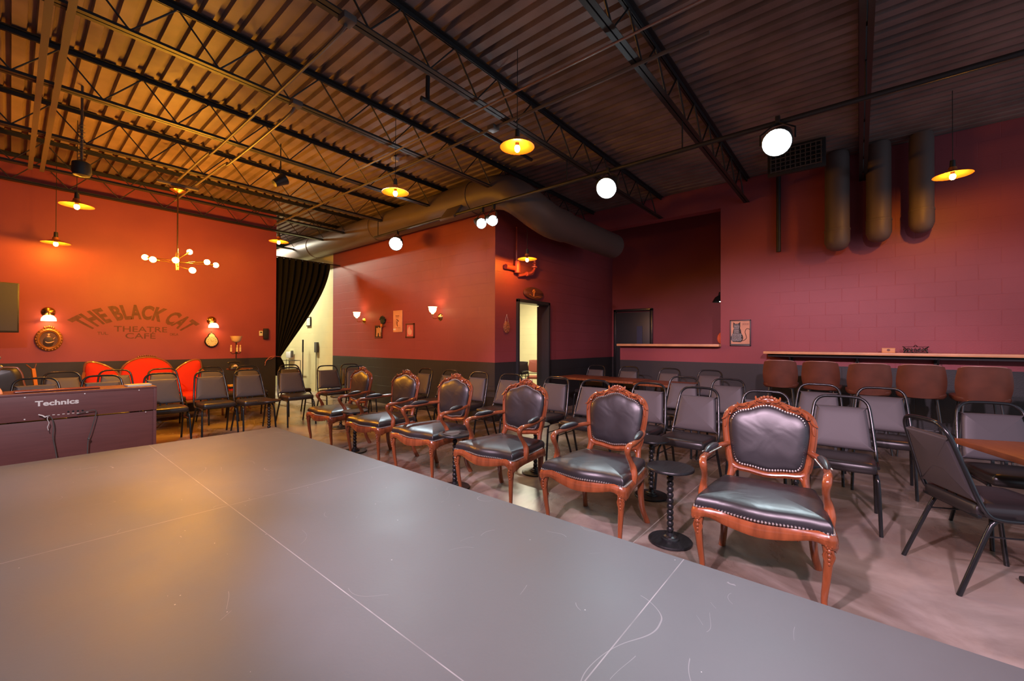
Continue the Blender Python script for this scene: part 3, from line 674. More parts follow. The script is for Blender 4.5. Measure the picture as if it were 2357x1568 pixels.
    for s in (-1, 1):
        bf.tube(catmull([(s*0.225, 0.238, 0.40), (s*0.212, 0.250, 0.48), tuple(back_pt(s*0.222, 0.56)), tuple(back_pt(s*0.240, 0.66))], 4), [0.025, 0.021, 0.020, 0.021], 10)
        bf.tube(catmull([tuple(back_pt(s*0.216, 0.49)), tuple(back_pt(s*0.195, 0.54)), tuple(back_pt(s*0.13, 0.555))], 3), [0.010, 0.014, 0.008], 8)
    bfo = bf.build('back_frame', MT['wood'], t, ang=60)
    # crest carving
    cv = MB()
    def cleaf(p, ang, L, r, curl):
        pts = []; q = Vector((p[0], 0, p[1])); th = ang; k = 8
        for i in range(k+1):
            bp = back_pt(q.x, q.z); pts.append(bp+Vector((0, -0.026, 0))); q = q+Vector((math.cos(th), 0, math.sin(th)))*(L/k); th += curl/k*(0.5+i/k)
        cv.tube(pts, [r*0.5, r, r, r*0.8, r*0.45], 6)
    for s in (-1, 1):
        for (x, z, a, L, r, c) in [(0.035, 0.995, 0, .060, .009, 2.2), (0.055, 1.000, 25, .040, .006, -4.5), (0.085, 0.978, -20, .060, .009, -1.8), (0.115, 0.980, 10, .040, .006, -4.5), (0.14, 0.962, -15, .060, .008, 1.8), (0.175, 0.958, -5, .045, .006, -4.0), (0.20, 0.945, -30, .055, .009, -1.6), (0.235, 0.925, -30, .040, .006, -4.0), (0.25, 0.905, -70, .060, .008, 1.2), (0.262, 0.86, -95, .05, .006, 0.6)]:
            a = math.radians(a); cleaf((s*x, z), a if s > 0 else PI-a, L, r, c*s)
    c = back_pt(0, 0.995); cv.ball(c, 0.036, 14, 8, (1.9, 0.6, 0.95)); cv.ball(c+Vector((0, -0.022, 0)), 0.016, 10, 6, (1.3, 0.7, 1.0))
    for i in range(9):
        a = math.radians(-10+25*i); cv.ball(c+Vector((0.042*math.cos(a)*1.15, -0.014, 0.026*math.sin(a)+0.004)), 0.0115, 8, 5)
    cv.build('crest_carving', MT['wood'], bfo)
    # padded back panel
    bo = catmull([tuple(back_pt(x, z)) for x, z in BACK], 4, True)
    nrm = Vector((0, -1, 0.17)).normalized()
    bp = MB().pad(bo, [(0.97, -0.016), (0.98, 0.012), (0.95, 0.026), (0.86, 0.038), (0.7, 0.046), (0.45, 0.050), (0.25, 0.0505), (0, 0.050)], tuple(back_pt(0, 0.76)), nrm).build('back_cushion', MT['leather'], t, ang=75)
    nm = MB()
    for p in arc_len_pts([back_pt(x, z)+nrm*0.028 for x, z in [(q.x*0.955, 0.765+(q.z-0.765)*0.955) for q in bo]], 0.0155, True): nm.ball(p, 0.0070, 6, 4)
    nm.build('back_nail_trim', MT['nail'], bp)
    # arms
    for s in (-1, 1):
        P = [tuple(back_pt(s*0.243, 0.70)), (s*0.268, 0.20, 0.697), (s*0.292, 0.08, 0.687), (s*0.305, -0.06, 0.680), (s*0.302, -0.135, 0.677), (s*0.297, -0.165, 0.653), (s*0.293, -0.150, 0.61), (s*0.297, -0.115, 0.56), (s*0.307, -0.090, 0.51), (s*0.312, -0.095, 0.46), (s*0.308, -0.10, 0.41)]
        ar = MB().tube(catmull(P, 4), [0.017, 0.018, 0.018, 0.019, 0.021, 0.022, 0.018, 0.018, 0.023, 0.027, 0.024], 10, prof=[1, 1.05, 0.9, 1.05, 1]*2).build('arm', MT['wood'], t, ang=60)
        pd = MB().tube(catmull([(s*0.268, 0.165, 0.712), (s*0.283, 0.10, 0.714), (s*0.296, 0.02, 0.710), (s*0.303, -0.055, 0.702)], 4), [0.005, 0.018, 0.021, 0.022, 0.022, 0.018, 0.005], 10, flat=1.0).build('arm_pad', MT['leather'], ar)
        nm = MB()
        for k in range(13):
            y = 0.15-k*0.0165
            for o in (-0.021, 0.021): nm.ball((s*(0.303-(y+0.055)*0.16)+o, y, 0.700), 0.0045, 5, 3)
        nm.build('arm_nail_trim', MT['nail'], pd)
    return t
arm0 = make_armchair()
AC = [(2.85, 0.436, -7, 'carved wood armchair nearest the camera, at the right end of the front row'),
      (2.84, 1.51, -3, 'carved wood armchair second from the right end, with a black side table on its right'),
      (2.825, 2.44, -3, 'carved wood armchair third from the right end of the front row'),
      (2.855, 3.45, -3, 'carved wood armchair fourth from the right, beside the side table with pale papers'),
      (2.86, 4.37, -3, 'carved wood armchair second from the left end of the front row'),
      (2.86, 5.41, 0, 'carved wood armchair farthest away, at the left end of the front row')]
for i, (x, y, a, l) in enumerate(AC):
    rz = -PI/2+math.radians(a)*-1*0.6
    if i == 0: arm0.location = (x, y, 0); arm0.rotation_euler = (0, 0, rz); arm0['label'] = l
    else: dup(arm0, (x, y, 0), rz, l)

# ------------------------------------------------------------ banquet chair (front = -Y)
def make_banquet():
    t = thing('banquet_chair', '', 'chair', group='black banquet chairs')
    def bpt(x, z): return (x, 0.175+(z-0.46)*0.32+(0.0 if z > 0.5 else 0), z)
    half = [(0.222, 0.02, 0.425), (0.222, 0.10, 0.428), (0.220, 0.155, 0.448), (0.218,)+bpt(0, 0.52)[1:], (0.205,)+bpt(0, 0.66)[1:], (0.188,)+bpt(0, 0.82)[1:], (0.170,)+bpt(0, 0.885)[1:], (0.125,)+bpt(0, 0.922)[1:], (0.05,)+bpt(0, 0.93)[1:]]
    P = half+[(-x, y, z) for x, y, z in reversed(half)]
    MB().tube(catmull(P, 4), 0.0125, 8).build('back_frame', MT['frame'], t, ang=60)
    # padded back: trapezoid, rounded
    o = [(-0.195, 0.525), (-0.190, 0.515), (0.190, 0.515), (0.195, 0.525), (0.178, 0.70), (0.160, 0.835), (0.150, 0.845), (-0.150, 0.845), (-0.160, 0.835), (-0.178, 0.70)]
    ol = catmull([bpt(x, z) for x, z in o], 3, True); nrm = Vector((0, -1, 0.32)).normalized()
    MB().pad(ol, [(0.2, -0.0115), (0.955, -0.0115), (0.985, -0.010), (1.0, -0.003), (1.0, 0.012), (0.985, 0.022), (0.95, 0.029), (0.88, 0.033), (0.6, 0.036), (0, 0.037)], bpt(0, 0.68), nrm).build('backrest', MT['vinyl'], t, ang=70)
    so = catmull([(-0.205, -0.175, 0), (-0.175, -0.215, 0), (0, -0.225, 0), (0.175, -0.215, 0), (0.205, -0.175, 0), (0.21, 0.0, 0), (0.20, 0.17, 0), (0.17, 0.195, 0), (0, 0.20, 0), (-0.17, 0.195, 0), (-0.20, 0.17, 0), (-0.21, 0.0, 0)], 3, True)
    MB().pad(so, [(0.2, 0.424), (0.95, 0.424), (0.99, 0.432), (1.0, 0.455), (0.99, 0.480), (0.94, 0.494), (0.8, 0.501), (0.5, 0.505), (0, 0.506)]).build('seat', MT['seatv'], t, ang=70)
    for s in (-1, 1):
        MB().tube(catmull([(s*0.20, 0.03, 0.418), (s*0.20, -0.13, 0.418), (s*0.204, -0.175, 0.40), (s*0.212, -0.20, 0.33), (s*0.222, -0.245, 0.0)], 4), 0.0125, 8).build('leg', MT['frame'], t, ang=60)
        MB().tube(catmull([(s*0.205, 0.09, 0.418), (s*0.208, 0.135, 0.39), (s*0.218, 0.22, 0.18), (s*0.225, 0.29, 0.0)], 4), 0.0125, 8).build('leg', MT['frame'], t, ang=60)
        MB().tube([(s*0.208, -0.19, 0.33), (s*0.212, 0.155, 0.33)], 0.005, 6).build('side_brace', MT['frame'], t)
    mb = MB()
    for x in (-0.035, 0.035): mb.box((x, 0.183, 0.49), (0.02, 0.008, 0.09), 0.003)
    mb.box((0, 0.185, 0.432), (0.42, 0.018, 0.018), 0.003)
    mb.build('back_bracket', MT['frame'], t)
    return t
bq = make_banquet(); first = [True]
def place_bq(x, y, rz, label):   # x, y = where the top of the backrest stands
    c = Matrix.Rotation(rz, 3, 'Z') @ Vector((0, 0.325, 0)); loc = (x-c.x, y-c.y, 0)
    if first[0]: bq.location = loc; bq.rotation_euler = (0, 0, rz); bq['label'] = label; first[0] = False
    else: dup(bq, loc, rz, label)
FX = -PI/2    # faces the stage front (-X)
for x, y, a, l in [
    (4.56, 5.69, -2, 'black banquet chair nearest the sconce wall in the row behind the armchairs, orange lit back'),
    (4.56, 5.06, 0, 'black banquet chair second from the sconce wall, half hidden behind a crest'),
    (4.55, 4.41, 0, 'black banquet chair between the crests of the third and fourth armchairs from the right'),
    (4.55, 3.79, 3, 'black banquet chair just left of the lit doorway'),
    (4.55, 3.01, 0, 'black banquet chair just right of the lit doorway behind an armchair'),
    (4.50, 2.43, 2, 'black banquet chair right behind the left side of the second armchair from the right'),
    (4.58, 1.80, 0, 'black banquet chair right behind the right side of the second armchair from the right'),
    (4.46, 1.24, -2, 'black banquet chair in clear view between the two nearest armchairs'),
    (4.52, 0.67, 0, 'black banquet chair whose top just shows behind the nearest armchair crest'),
    (4.54, 0.12, 2, 'black banquet chair close on the right of the nearest armchair back'),
    (5.75, 1.79, 3, 'black banquet chair in the third row, under the ledge end near the tables'),
    (5.77, 1.26, 0, 'black banquet chair in the third row, below the cat poster'),
    (5.71, 0.34, 0, 'black banquet chair in the third row in front of the second bar stool'),
    (5.66, -0.17, 0, 'black banquet chair in the third row in front of the third bar stool'),
    (7.55, 4.05, 0, 'black banquet chair behind the square table nearest the lit doorway'),
    (7.55, 3.36, 2, 'black banquet chair behind the middle square table under the ledge'),
    (7.50, 2.58, -2, 'black banquet chair behind the right square table under the ledge'),
    (7.45, 1.90, 0, 'black banquet chair beside the pier, right of the square tables'),
    (4.80, -0.76, 14, 'black banquet chair tucked behind the wooden table at the right edge'),
    ]: place_bq(x, y, FX+math.radians(a), l)
place_bq(3.52, -0.29, math.radians(26), 'black banquet chair seen from behind, turned to the table at the right edge')
for x, y, a, l in [
    (0.20, 7.62, 4, 'black banquet chair with a pale glinting frame behind the left end of the piano'),
    (0.77, 7.60, 0, 'black banquet chair behind the right end of the piano lid'),
    (1.36, 7.55, 0, 'black banquet chair behind the book on the piano'),
    (1.94, 7.62, 0, 'black banquet chair just right of the piano'),
    (2.42, 7.52, 0, 'black banquet chair second to the right of the piano'),
    (3.10, 7.62, -2, 'black banquet chair directly in front of the tied curtain'),
    (3.86, 7.80, -4, 'black banquet chair against the cream wall, right of the black pole'),
    (0.48, 8.87, 2, 'black banquet chair in the rear left row, left of the sofa'),
    (1.05, 8.95, 0, 'black banquet chair in front of the left lobe of the sofa'),
    (1.61, 8.85, 0, 'black banquet chair in front of the centre of the sofa'),
    (2.27, 8.82, 5, 'black banquet chair in front of the right end of the sofa'),
    (2.86, 8.87, -4, 'black banquet chair with orange lit frame in front of the lamp table'),
    (3.51, 8.64, 0, 'black banquet chair half hidden behind the one at the tied curtain'),
    (4.46, 8.05, -8, 'black banquet chair beside the edge where cream wall turns red'),
    (4.14, 7.25, -14, 'black banquet chair half behind the farthest armchair crest'),
    ]: place_bq(x, y, math.radians(a), l)

# ------------------------------------------------------------ bobbin side tables
def make_side_table():
    t = thing('bobbin_side_table', '', 'side table', group='black bobbin side tables')
    MB().lathe([(0, 0.50), (0.150, 0.50), (0.157, 0.505), (0.157, 0.515), (0.153, 0.52), (0, 0.52)], (0, 0, 0), 36).build('table_top', MT['blackwood'], t)
    n = 11; z0, z1 = 0.065, 0.50; h = (z1-z0)/n; pr = [(0.016, z0)]
    for i in range(n):
        for k in range(1, 8):
            a = PI*k/8; pr.append((0.011+0.012*math.sin(a), z0+i*h+h*(0.5-0.5*math.cos(a))))
    pr.append((0.016, z1)); MB().lathe(pr, (0, 0, 0), 16).build('bobbin_column', MT['blackwood'], t)
    MB().lathe([(0, 0), (0.140, 0), (0.145, 0.004), (0.145, 0.012), (0.140, 0.017), (0.060, 0.018), (0.058, 0.027), (0.045, 0.030), (0.042, 0.038), (0.028, 0.045), (0.022, 0.065), (0, 0.066)], (0, 0, 0), 36).build('base', MT['blackwood'], t)
    return t
st = make_side_table()
for i, (x, y, l) in enumerate([(2.94, 1.01, 0), (3.70, 1.44, 1), (2.70, 2.945, 2), (2.78, 4.88, 3), (3.57, 2.64, 4), (2.45, 6.70, 5), (3.41, 6.42, 6), (3.70, 0.36, 7)]):
    l = ['black bobbin side table in clear view between the two nearest armchairs', 'black bobbin side table directly behind the nearest side table', 'black bobbin side table with pale papers between the third and fourth armchairs',
         'black bobbin side table beside the farthest armchair', 'black bobbin side table mostly hidden behind the third armchair from the right', 'black bobbin side table beyond the corner of the stage, in front of the rear chairs',
         'black bobbin side table behind the farthest armchair, base showing under its seat', 'black bobbin side table glimpsed under the nearest armchair back'][i]
    if i == 0: st.location = (x, y, 0); st['label'] = l
    else: dup(st, (x, y, 0), 0, l)
mb = MB()
for k in range(3): mb.box((2.64+0.03*k, 2.935+0.02*k, 0.5225+0.0015*k), (0.10, 0.14, 0.001), rot=Matrix.Rotation(0.5*k, 3, 'Z'))
tag(mb.build('leaflets', MT['cable'], smooth=False), 'few grey leaflets lying on a black side table in front of the fourth armchair', 'leaflet')

# ------------------------------------------------------------ square tables
def make_table():
    t = thing('square_table', '', 'table', group='wooden square cafe tables')
    MB().box((0, 0, 0.735), (0.76, 0.76, 0.034), 0.004).build('table_top', MT['tabletop'], t)
    MB().tube([(0, 0, 0.02), (0, 0, 0.70)], 0.038, 16).build('column', MT['steel'], t)
    MB().box((0, 0, 0.705), (0.4, 0.4, 0.022), 0.003).build('top_plate', MT['steel'], t)
    for k in range(2): MB().box((0, 0, 0.025), ((0.56, 0.07) if k else (0.07, 0.56))+(0.03,), 0.012).build('foot', MT['steel'], t)
    return t
tb = make_table()
for i, (x, y, a, l) in enumerate([(6.85, 4.00, 0, 'square wooden cafe table nearest the lit doorway'), (6.80, 3.18, 0, 'middle square wooden cafe table below the bar ledge'), (6.64, 2.35, 0, 'square wooden cafe table below the right half of the bar ledge'), (3.82, -0.98, 22, 'square wooden table cut by the right edge of the picture')]):
    if i == 0: tb.location = (x, y, 0); tb['label'] = l
    else: dup(tb, (x, y, 0), math.radians(a), l)

# ------------------------------------------------------------ bar counter, ledge, stools and what stands on them
t = thing('bar_counter', 'long pale pine counter on black brackets along the block wall', 'counter', (0, 0, 0))
MB().box((8.02, -1.9, 1.235), (0.34, 6.2, 0.04), 0.004).build('counter_top', MT['counter'], t)
MB().box((8.06, -1.9, 1.19), (0.22, 6.1, 0.045), 0.003).build('support_rail', MT['steel'], t)
for y in (0.85, 0.02, -0.82, -1.7): 
    mb = MB(); mb.box((8.18, y, 1.06), (0.03, 0.045, 0.25), 0.003); mb.tube([(8.17, y, 0.96), (7.93, y, 1.17)], 0.012, 6); mb.build('bracket', MT['steel'], t)
t = thing('bar_ledge', 'pale pine ledge on top of the half-height bar wall', 'ledge'); MB().box((8.23, 2.885, 1.345), (0.40, 1.95, 0.045), 0.004).build('ledge_top', MT['counter'], t)
t = thing('wooden_box', 'small pale wooden box on the counter left of the iron rack', 'box', (7.95, -0.32, 1.256)); MB().box((0, 0, 0.03), (0.09, 0.14, 0.06), 0.004).build('box_body', MT['lightwood'], t)
MB().box((0, 0, 0.064), (0.095, 0.145, 0.008), 0.002).build('lid', MT['lightwood'], t)
MB().lathe([(0, 0), (0.018, 0.0), (0.018, 0.003), (0, 0.003)], (-0.0475, 0, 0.038), 12, 'X').build('finger_notch', MT['tabletop'], t)
t = thing('scroll_rack', 'black wrought scrollwork rack on the counter, right of the wooden box', 'rack', (7.97, -0.60, 1.257))
mb = MB()
for sx_ in (-0.04, 0.04):
    mb.tube([(sx_, -0.12, 0.004), (sx_, 0.12, 0.004)], 0.004, 6); mb.tube([(sx_, -0.13, 0.085), (sx_, 0.13, 0.085)], 0.003, 6)
    for k in range(7):
        y = -0.105+k*0.035
        mb.tube([(sx_, y+0.016*(1-a/14)*math.cos(a*0.7+k), 0.042+0.034*(1-a/16)*math.sin(a*0.7+k)) for a in range(13)], 0.0028, 5)
    mb.tube([(sx_, -0.12, 0.004), (sx_, -0.09, 0.05), (sx_, -0.13, 0.09)], 0.004, 5); mb.tube([(sx_, 0.12, 0.004), (sx_, 0.09, 0.05), (sx_, 0.13, 0.09)], 0.004, 5)
    mb.tube([(sx_, -0.02, 0.085), (sx_, 0, 0.11), (sx_, 0.02, 0.085)], 0.003, 5)
mb.build('scrollwork', MT['frame'], t); MB().box((0, 0, 0.006), (0.08, 0.24, 0.006)).build('tray', MT['frame'], t)

def make_stool():
    t = thing('bar_stool', '', 'bar stool', group='brown leather bar stools')
    def back(u, v):   # u across, v up
        s = u*2-1; wdt = 0.232-0.045*v**1.5+0.0*v-0.055*(1-v)**3
        th = s*0.95
        x = wdt*math.sin(th)/math.sin(0.95); y = 0.20+0.05*v-0.14*(1-math.cos(th))
        z = 0.735+0.395*v - 0.035*abs(s)**3*(v) + 0.03*abs(s)**2.5*(1-v)+0.012*(s*s)*v*1.2
        return (x, y, z)
    MB().grid(back, 18, 8, 0.022).build('backrest', MT['stool'], t, ang=75)
    MB().tube([Vector(back(i/18, 1))+Vector((0, -0.008, 0.003)) for i in range(1, 18)], 0.0045, 6).build('top_piping', MT['piping'], t)
    so = catmull([(-0.20, -0.2, 0), (0, -0.225, 0), (0.20, -0.2, 0), (0.222, 0, 0), (0.20, 0.17, 0), (0, 0.205, 0), (-0.20, 0.17, 0), (-0.222, 0, 0)], 4, True)
    MB().pad(so, [(0.88, 0.725), (0.97, 0.745), (1.0, 0.77), (0.98, 0.792), (0.88, 0.80), (0.5, 0.79), (0, 0.785)]).build('seat', MT['stool'], t, ang=75)
    for sx_ in (-1, 1):
        for sy in (-1, 1):
            MB().tube([(sx_*0.14, sy*0.13, 0.735), (sx_*0.215, sy*0.21, 0.0)], 0.0095, 8).build('leg', MT['stoolleg'], t)
    k = 0.30; a = 0.14+(0.075)*(0.735-k)/0.735; b = 0.13+0.08*(0.735-k)/0.735
    MB().tube([(-a, -b, k), (a, -b, k), (a, b, k), (-a, b, k)], 0.008, 6, True).build('footrest', MT['stoolleg'], t)
    return t
sto = make_stool()
for i, (x, y, a, l) in enumerate([(7.28, 0.90, 3, 'brown leather bar stool at the left end of the counter'), (7.25, 0.42, -3, 'brown leather bar stool second from the left, right of the end stool'), (6.93, -0.10, 4, 'brown leather bar stool third from the left, pulled out lower in view'), (6.95, -0.57, -2, 'brown leather bar stool under the iron rack'), (6.85, -1.06, 2, 'brown leather bar stool second from the right edge, largest in view'), (6.7, -1.66, 0, 'brown leather bar stool cut by the right edge of the picture')]):
    rz = PI/2+math.radians(a)
    c = Matrix.Rotation(rz, 3, 'Z') @ Vector((0, 0.22, 0)); loc = (x-c.x, y-c.y, 0)
    if i == 0: sto.location = loc; sto.rotation_euler = (0, 0, rz); sto['label'] = l
    else: dup(sto, loc, rz, l)
# bar-room lamp and cloth seen past the jamb
t = thing('dome_pendant', 'black dome pendant lamp half hidden behind the pier', 'lamp', (8.75, 2.05, 2.18))
MB().lathe([(0.0, 0.2), (0.03, 0.19), (0.04, 0.13), (0.10, 0.09), (0.15, 0.0), (0.145, 0.0), (0.09, 0.08), (0, 0.11)], (0, 0, 0), 24).build('lamp_shade', MT['frame'], t)
MB().ball((0, 0, 0.03), 0.03, 10, 6).build('bulb', MT['tube_on'], t); MB().tube([(0, 0, 0.19), (0, 0, 2.085)], 0.004, 5).build('cord', MT['steel'], t)
t = thing('coat', 'orange garment hanging behind the ledge at the pier', 'garment', (8.5, 1.98, 0)); 
MB().pad(catmull([(0, -0.05, 1.37), (0, 0.03, 1.38), (0, 0.07, 1.46), (0, 0.04, 1.56), (0, -0.05, 1.60)], 3, True), [(1, -0.04), (1.02, 0), (0.9, 0.03), (0.5, 0.05), (0, 0.06)], None, (-1, 0, 0)).build('cloth', MT['orangecloth'], t)
MB().box((0, -0.02, 1.385), (0.06, 0.08, 0.03), 0.008).build('waistband', MT['blackplastic'], t)

# ------------------------------------------------------------ digital piano
t = thing('digital_piano', 'dark rosewood upright digital piano seen from behind at the left stage edge', 'piano', (1.115, 6.42, 0), math.radians(0))
L = 1.40
MB().box((-L/2, 0.0, 0.70), (L-0.05, 0.03, 0.25), 0.003).build('upper_panel', MT['piano'], t)
MB().box((-L/2, 0.02, 0.31), (L-0.05, 0.022, 0.50), 0.003).build('lower_panel', MT['piano'], t)
MB().box((-L/2, 0.22, 0.838), (L, 0.48, 0.024), 0.004).build('top_panel', MT['piano'], t)
MB().box((-L/2, 0.24, 0.70), (L-0.06, 0.40, 0.14), 0.01).build('keybed', MT['piano'], t)
for x in (-0.015, -L+0.015):
    s_ = MB(); s_.box((x, 0.22, 0.70), (0.03, 0.48, 0.255), 0.004); s_.box((x, 0.13, 0.30), (0.03, 0.27, 0.60), 0.004); s_.build('side_panel', MT['piano'], t)
MB().box((-0.78, 0.16, 0.862), (0.62, 0.16, 0.016), 0.008, seg=3).build('music_rest', MT['piano_lid'], t)
gv, gf, ar = glyphs('Technics', bold=0.035)
lm = MB(); LW = 0.31; lm.add([(-0.953+q.x*LW, -0.0165, 0.715+q.y*0.055) for q in gv], gf); 
for gx in (0.0, ): pass
lm.build('maker_lettering', MT['silver'], t, smooth=False)
mb = MB()
for x, z in ((-1.02, 0.815), (-0.60, 0.815), (-0.16, 0.815), (-1.02, 0.595), (-0.10, 0.555)): mb.lathe([(0, 0), (0.006, 0), (0.006, 0.003), (0, 0.004)], (x, -0.0165, z), 8, 'Y')
mb.build('screw_cap', MT['white'], t)
mb = MB()
for k in range(9): mb.box((-0.86+k*0.035, -0.017, 0.612+0.004*(k % 2)), (0.018, 0.003, 0.007), 0.001)
mb.build('port_row', MT['silver'], t); mb = MB()
for k in range(4): mb.lathe([(0, 0), (0.009, 0), (0.009, 0.004), (0, 0.005)], (-0.72+k*0.035, -0.017, 0.635), 10, 'Y')
mb.build('jack_socket', MT['frame'], t)
t2 = thing('power_cable', 'grey cable looping out of the piano port and down, left one with a white tie', 'cable', (1.115, 6.40, 0))
MB().tube(catmull([(-0.90, -0.005, 0.60), (-0.87, -0.03, 0.615), (-0.84, -0.03, 0.59), (-0.825, -0.03, 0.50), (-0.83, -0.035, 0.40), (-0.815, -0.03, 0.28), (-0.80, -0.03, 0.15), (-0.80, -0.03, 0.01)], 6), 0.005, 6).build('cord', MT['cable'], t2)
MB().tube(catmull([(-0.93, -0.03, 0.635), (-0.90, -0.03, 0.62), (-0.885, -0.035, 0.605), (-0.865, -0.03, 0.615), (-0.87, -0.03, 0.58), (-0.858, -0.03, 0.54), (-0.868, -0.03, 0.50), (-0.862, -0.03, 0.465)], 5), 0.007, 5, flat=0.4).build('white_tie', MT['white'], t2)
t2 = thing('pedal_cable', 'thinner grey cable hanging in an arch down the right of the piano back', 'cable', (1.115, 6.40, 0))
MB().tube(catmull([(-0.66, -0.005, 0.60), (-0.60, -0.03, 0.625), (-0.535, -0.035, 0.635), (-0.515, -0.03, 0.61), (-0.53, -0.03, 0.52), (-0.555, -0.03, 0.40), (-0.575, -0.03, 0.30), (-0.58, -0.03, 0.01)], 6), 0.005, 6).build('cord', MT['cable'], t2)
MB().ball((-0.568, -0.03, 0.33), 0.013, 8, 5).build('knot', MT['cable'], t2)
t2 = thing('songbook', 'cream covered book lying on the right end of the piano', 'book', (0.975, 6.60, 0.851), math.radians(4))
MB().box((0, 0, 0.009), (0.215, 0.15, 0.016), 0.002).build('pages', MT['paper'], t2); MB().box((0, 0, 0.019), (0.22, 0.155, 0.003), 0.001).build('cover', MT['bookcover'], t2)
t2 = thing('figurine', 'black and silver figurine on a pale pink cone at the left edge', 'figurine', (-0.10, 6.56, 0.851))
MB().lathe([(0.0, 0), (0.055, 0.0), (0.05, 0.03), (0.032, 0.07), (0.02, 0.13), (0.018, 0.20), (0, 0.21)], (0, 0, 0), 16).build('cone_base', MT['cone'], t2)
mb = MB(); mb.ball((0, 0, 0.30), 0.035, 10, 7); mb.ball((0.035, -0.01, 0.265), 0.022, 8, 6); mb.ball((0.01, 0, 0.24), 0.03, 8, 6); mb.tube([(0, 0, 0.2), (0, 0, 0.26)], 0.015, 8); mb.tube(catmull([(0.02, 0, 0.33), (0.035, 0, 0.36), (0.015, 0, 0.385)], 3), 0.008, 6); mb.build('head', MT['chrome'], t2)

# ------------------------------------------------------------ red settee
t = thing('red_settee', 'red velvet settee with three-lobed carved wood back against the sign wall', 'settee', (1.57, 9.45, 0))
def lobe(cx, w, ztop, zlow, skew=0.0):
    P = []
    for k in range(13):
        a = PI*k/12; P.append((cx-w*math.cos(a)+skew*math.sin(a)*w*0.5, ztop*0+zlow+(ztop-zlow)*math.sin(a)**0.8))
    return P
def sb(x, z): return (x, 0.27+(z-0.42)*0.15+0.0, z)
def add_lobe(pts):
    ol = [sb(*p) for p in pts]+[sb(pts[-1][0], 0.40), sb((pts[0][0]+pts[-1][0])/2, 0.38), sb(pts[0][0], 0.40)]
    MB().pad(catmull(ol, 2, True), [(0.97, -0.03), (0.98, 0.02), (0.9, 0.05), (0.7, 0.07), (0.4, 0.08), (0, 0.08)], None, (0, -1, 0.15)).build('back_cushion', MT['velvet'], t, ang=75)
    MB().tube(catmull([sb(x, z+0.008) for x, z in pts], 3), 0.020, 8).build('back_rim', MT['sofawood'], t)
add_lobe(lobe(0.0, 0.36, 1.085, 0.74))
add_lobe([(-0.78, 0.62), (-0.79, 0.80), (-0.785, 0.96), (-0.75, 1.02), (-0.66, 1.015), (-0.55, 0.965), (-0.45, 0.89), (-0.38, 0.80), (-0.35, 0.70)])
add_lobe([(0.35, 0.70), (0.38, 0.80), (0.45, 0.89), (0.55, 0.965), (0.66, 1.015), (0.75, 1.02), (0.785, 0.96), (0.79, 0.80), (0.78, 0.62)])
cv = MB()
for k in range(9): cv.ball(sb(-0.12+k*0.03, 1.105+0.02*math.sin(k*PI/8)), 0.016, 6, 4)
for s in (-1, 1):
    for k in range(4): cv.tube(catmull([sb(s*(0.33+0.02*k), 0.86-0.02*k), sb(s*(0.37+0.012*k), 0.80), sb(s*(0.36+0.02*k), 0.72)], 3), [0.006, 0.010, 0.004], 6)
cv.build('crest_carving', MT['sofawood'], t)
so = catmull([(-0.80, -0.22, 0), (-0.4, -0.30, 0), (0, -0.27, 0), (0.4, -0.30, 0), (0.80, -0.22, 0), (0.82, 0.1, 0), (0.7, 0.28, 0), (0, 0.30, 0), (-0.7, 0.28, 0), (-0.82, 0.1, 0)], 4, True)
MB().pad(so, [(0.97, 0.33), (1.0, 0.36), (1.0, 0.40), (0.96, 0.43), (0.8, 0.45), (0, 0.455)]).build('seat_cushion', MT['velvet'], t, ang=75)
MB().tube([Vector((q.x*0.99, q.y*0.99, 0.31)) for q in so], 0.028, 8, True).build('seat_rail', MT['sofawood'], t)
for s in (-1, 1):
    MB().tube(catmull([sb(s*0.79, 0.86), (s*0.84, 0.10, 0.70), (s*0.84, -0.05, 0.66), (s*0.83, -0.13, 0.58), (s*0.80, -0.12, 0.45), (s*0.79, -0.18, 0.33)], 4), 0.024, 8).build('arm', MT['sofawood'], t)
    for y in (-0.22, 0.26):
        MB().tube(catmull([(s*0.75, y, 0.31), (s*0.77, y-0.02*s*0, 0.2), (s*0.75, y, 0.08), (s*0.77, y, 0)], 3), [0.032, 0.028, 0.018, 0.022], 8).build('leg', MT['sofawood'], t)

# ------------------------------------------------------------ sign wall fittings
t = thing('painted_sign', 'faded dark lettering THE BLACK CAT THEATRE CAFE painted on the red wall', 'sign', (1.51, YB-0.002, 0))
def arc_text(text, name, a0, a1, rx0, rz0, cz, hgt):
    gv, gf, _ = glyphs(text, bold=0.045, space=1.05); mb = MB(); vs = []
    for q in gv:
        a = a0+(a1-a0)*q.x; R = 1+hgt*q.y
        vs.append((rx0*R*math.sin(a), 0, cz+rz0*R*math.cos(a)))
    mb.add(vs, gf); return mb.build(name, MT['letter'], t, smooth=False)
arc_text('THE BLACK CAT', 'arched_line', math.radians(-50), math.radians(50), 0.83, 0.616, 1.166, 0.44)
def flat_text(text, x0, x1, z0, z1, name, bold=0.01):
    gv, gf, _ = glyphs(text, bold=bold); mb = MB()
    mb.add([(x0+(x1-x0)*q.x, 0, z0+(z1-z0)*q.y) for q in gv], gf); return mb.build(name, MT['letter'], t, smooth=False)
flat_text('THEATRE', -0.34, 0.40, 1.555, 1.655, 'theatre_line'); flat_text('CAF\u00c9', -0.19, 0.23, 1.43, 1.56, 'cafe_line')
flat_text('TUL.', -0.55, -0.41, 1.495, 1.545, 'left_word', 0.02); flat_text('OKLA', 0.44, 0.57, 1.495, 1.545, 'right_word', 0.02)

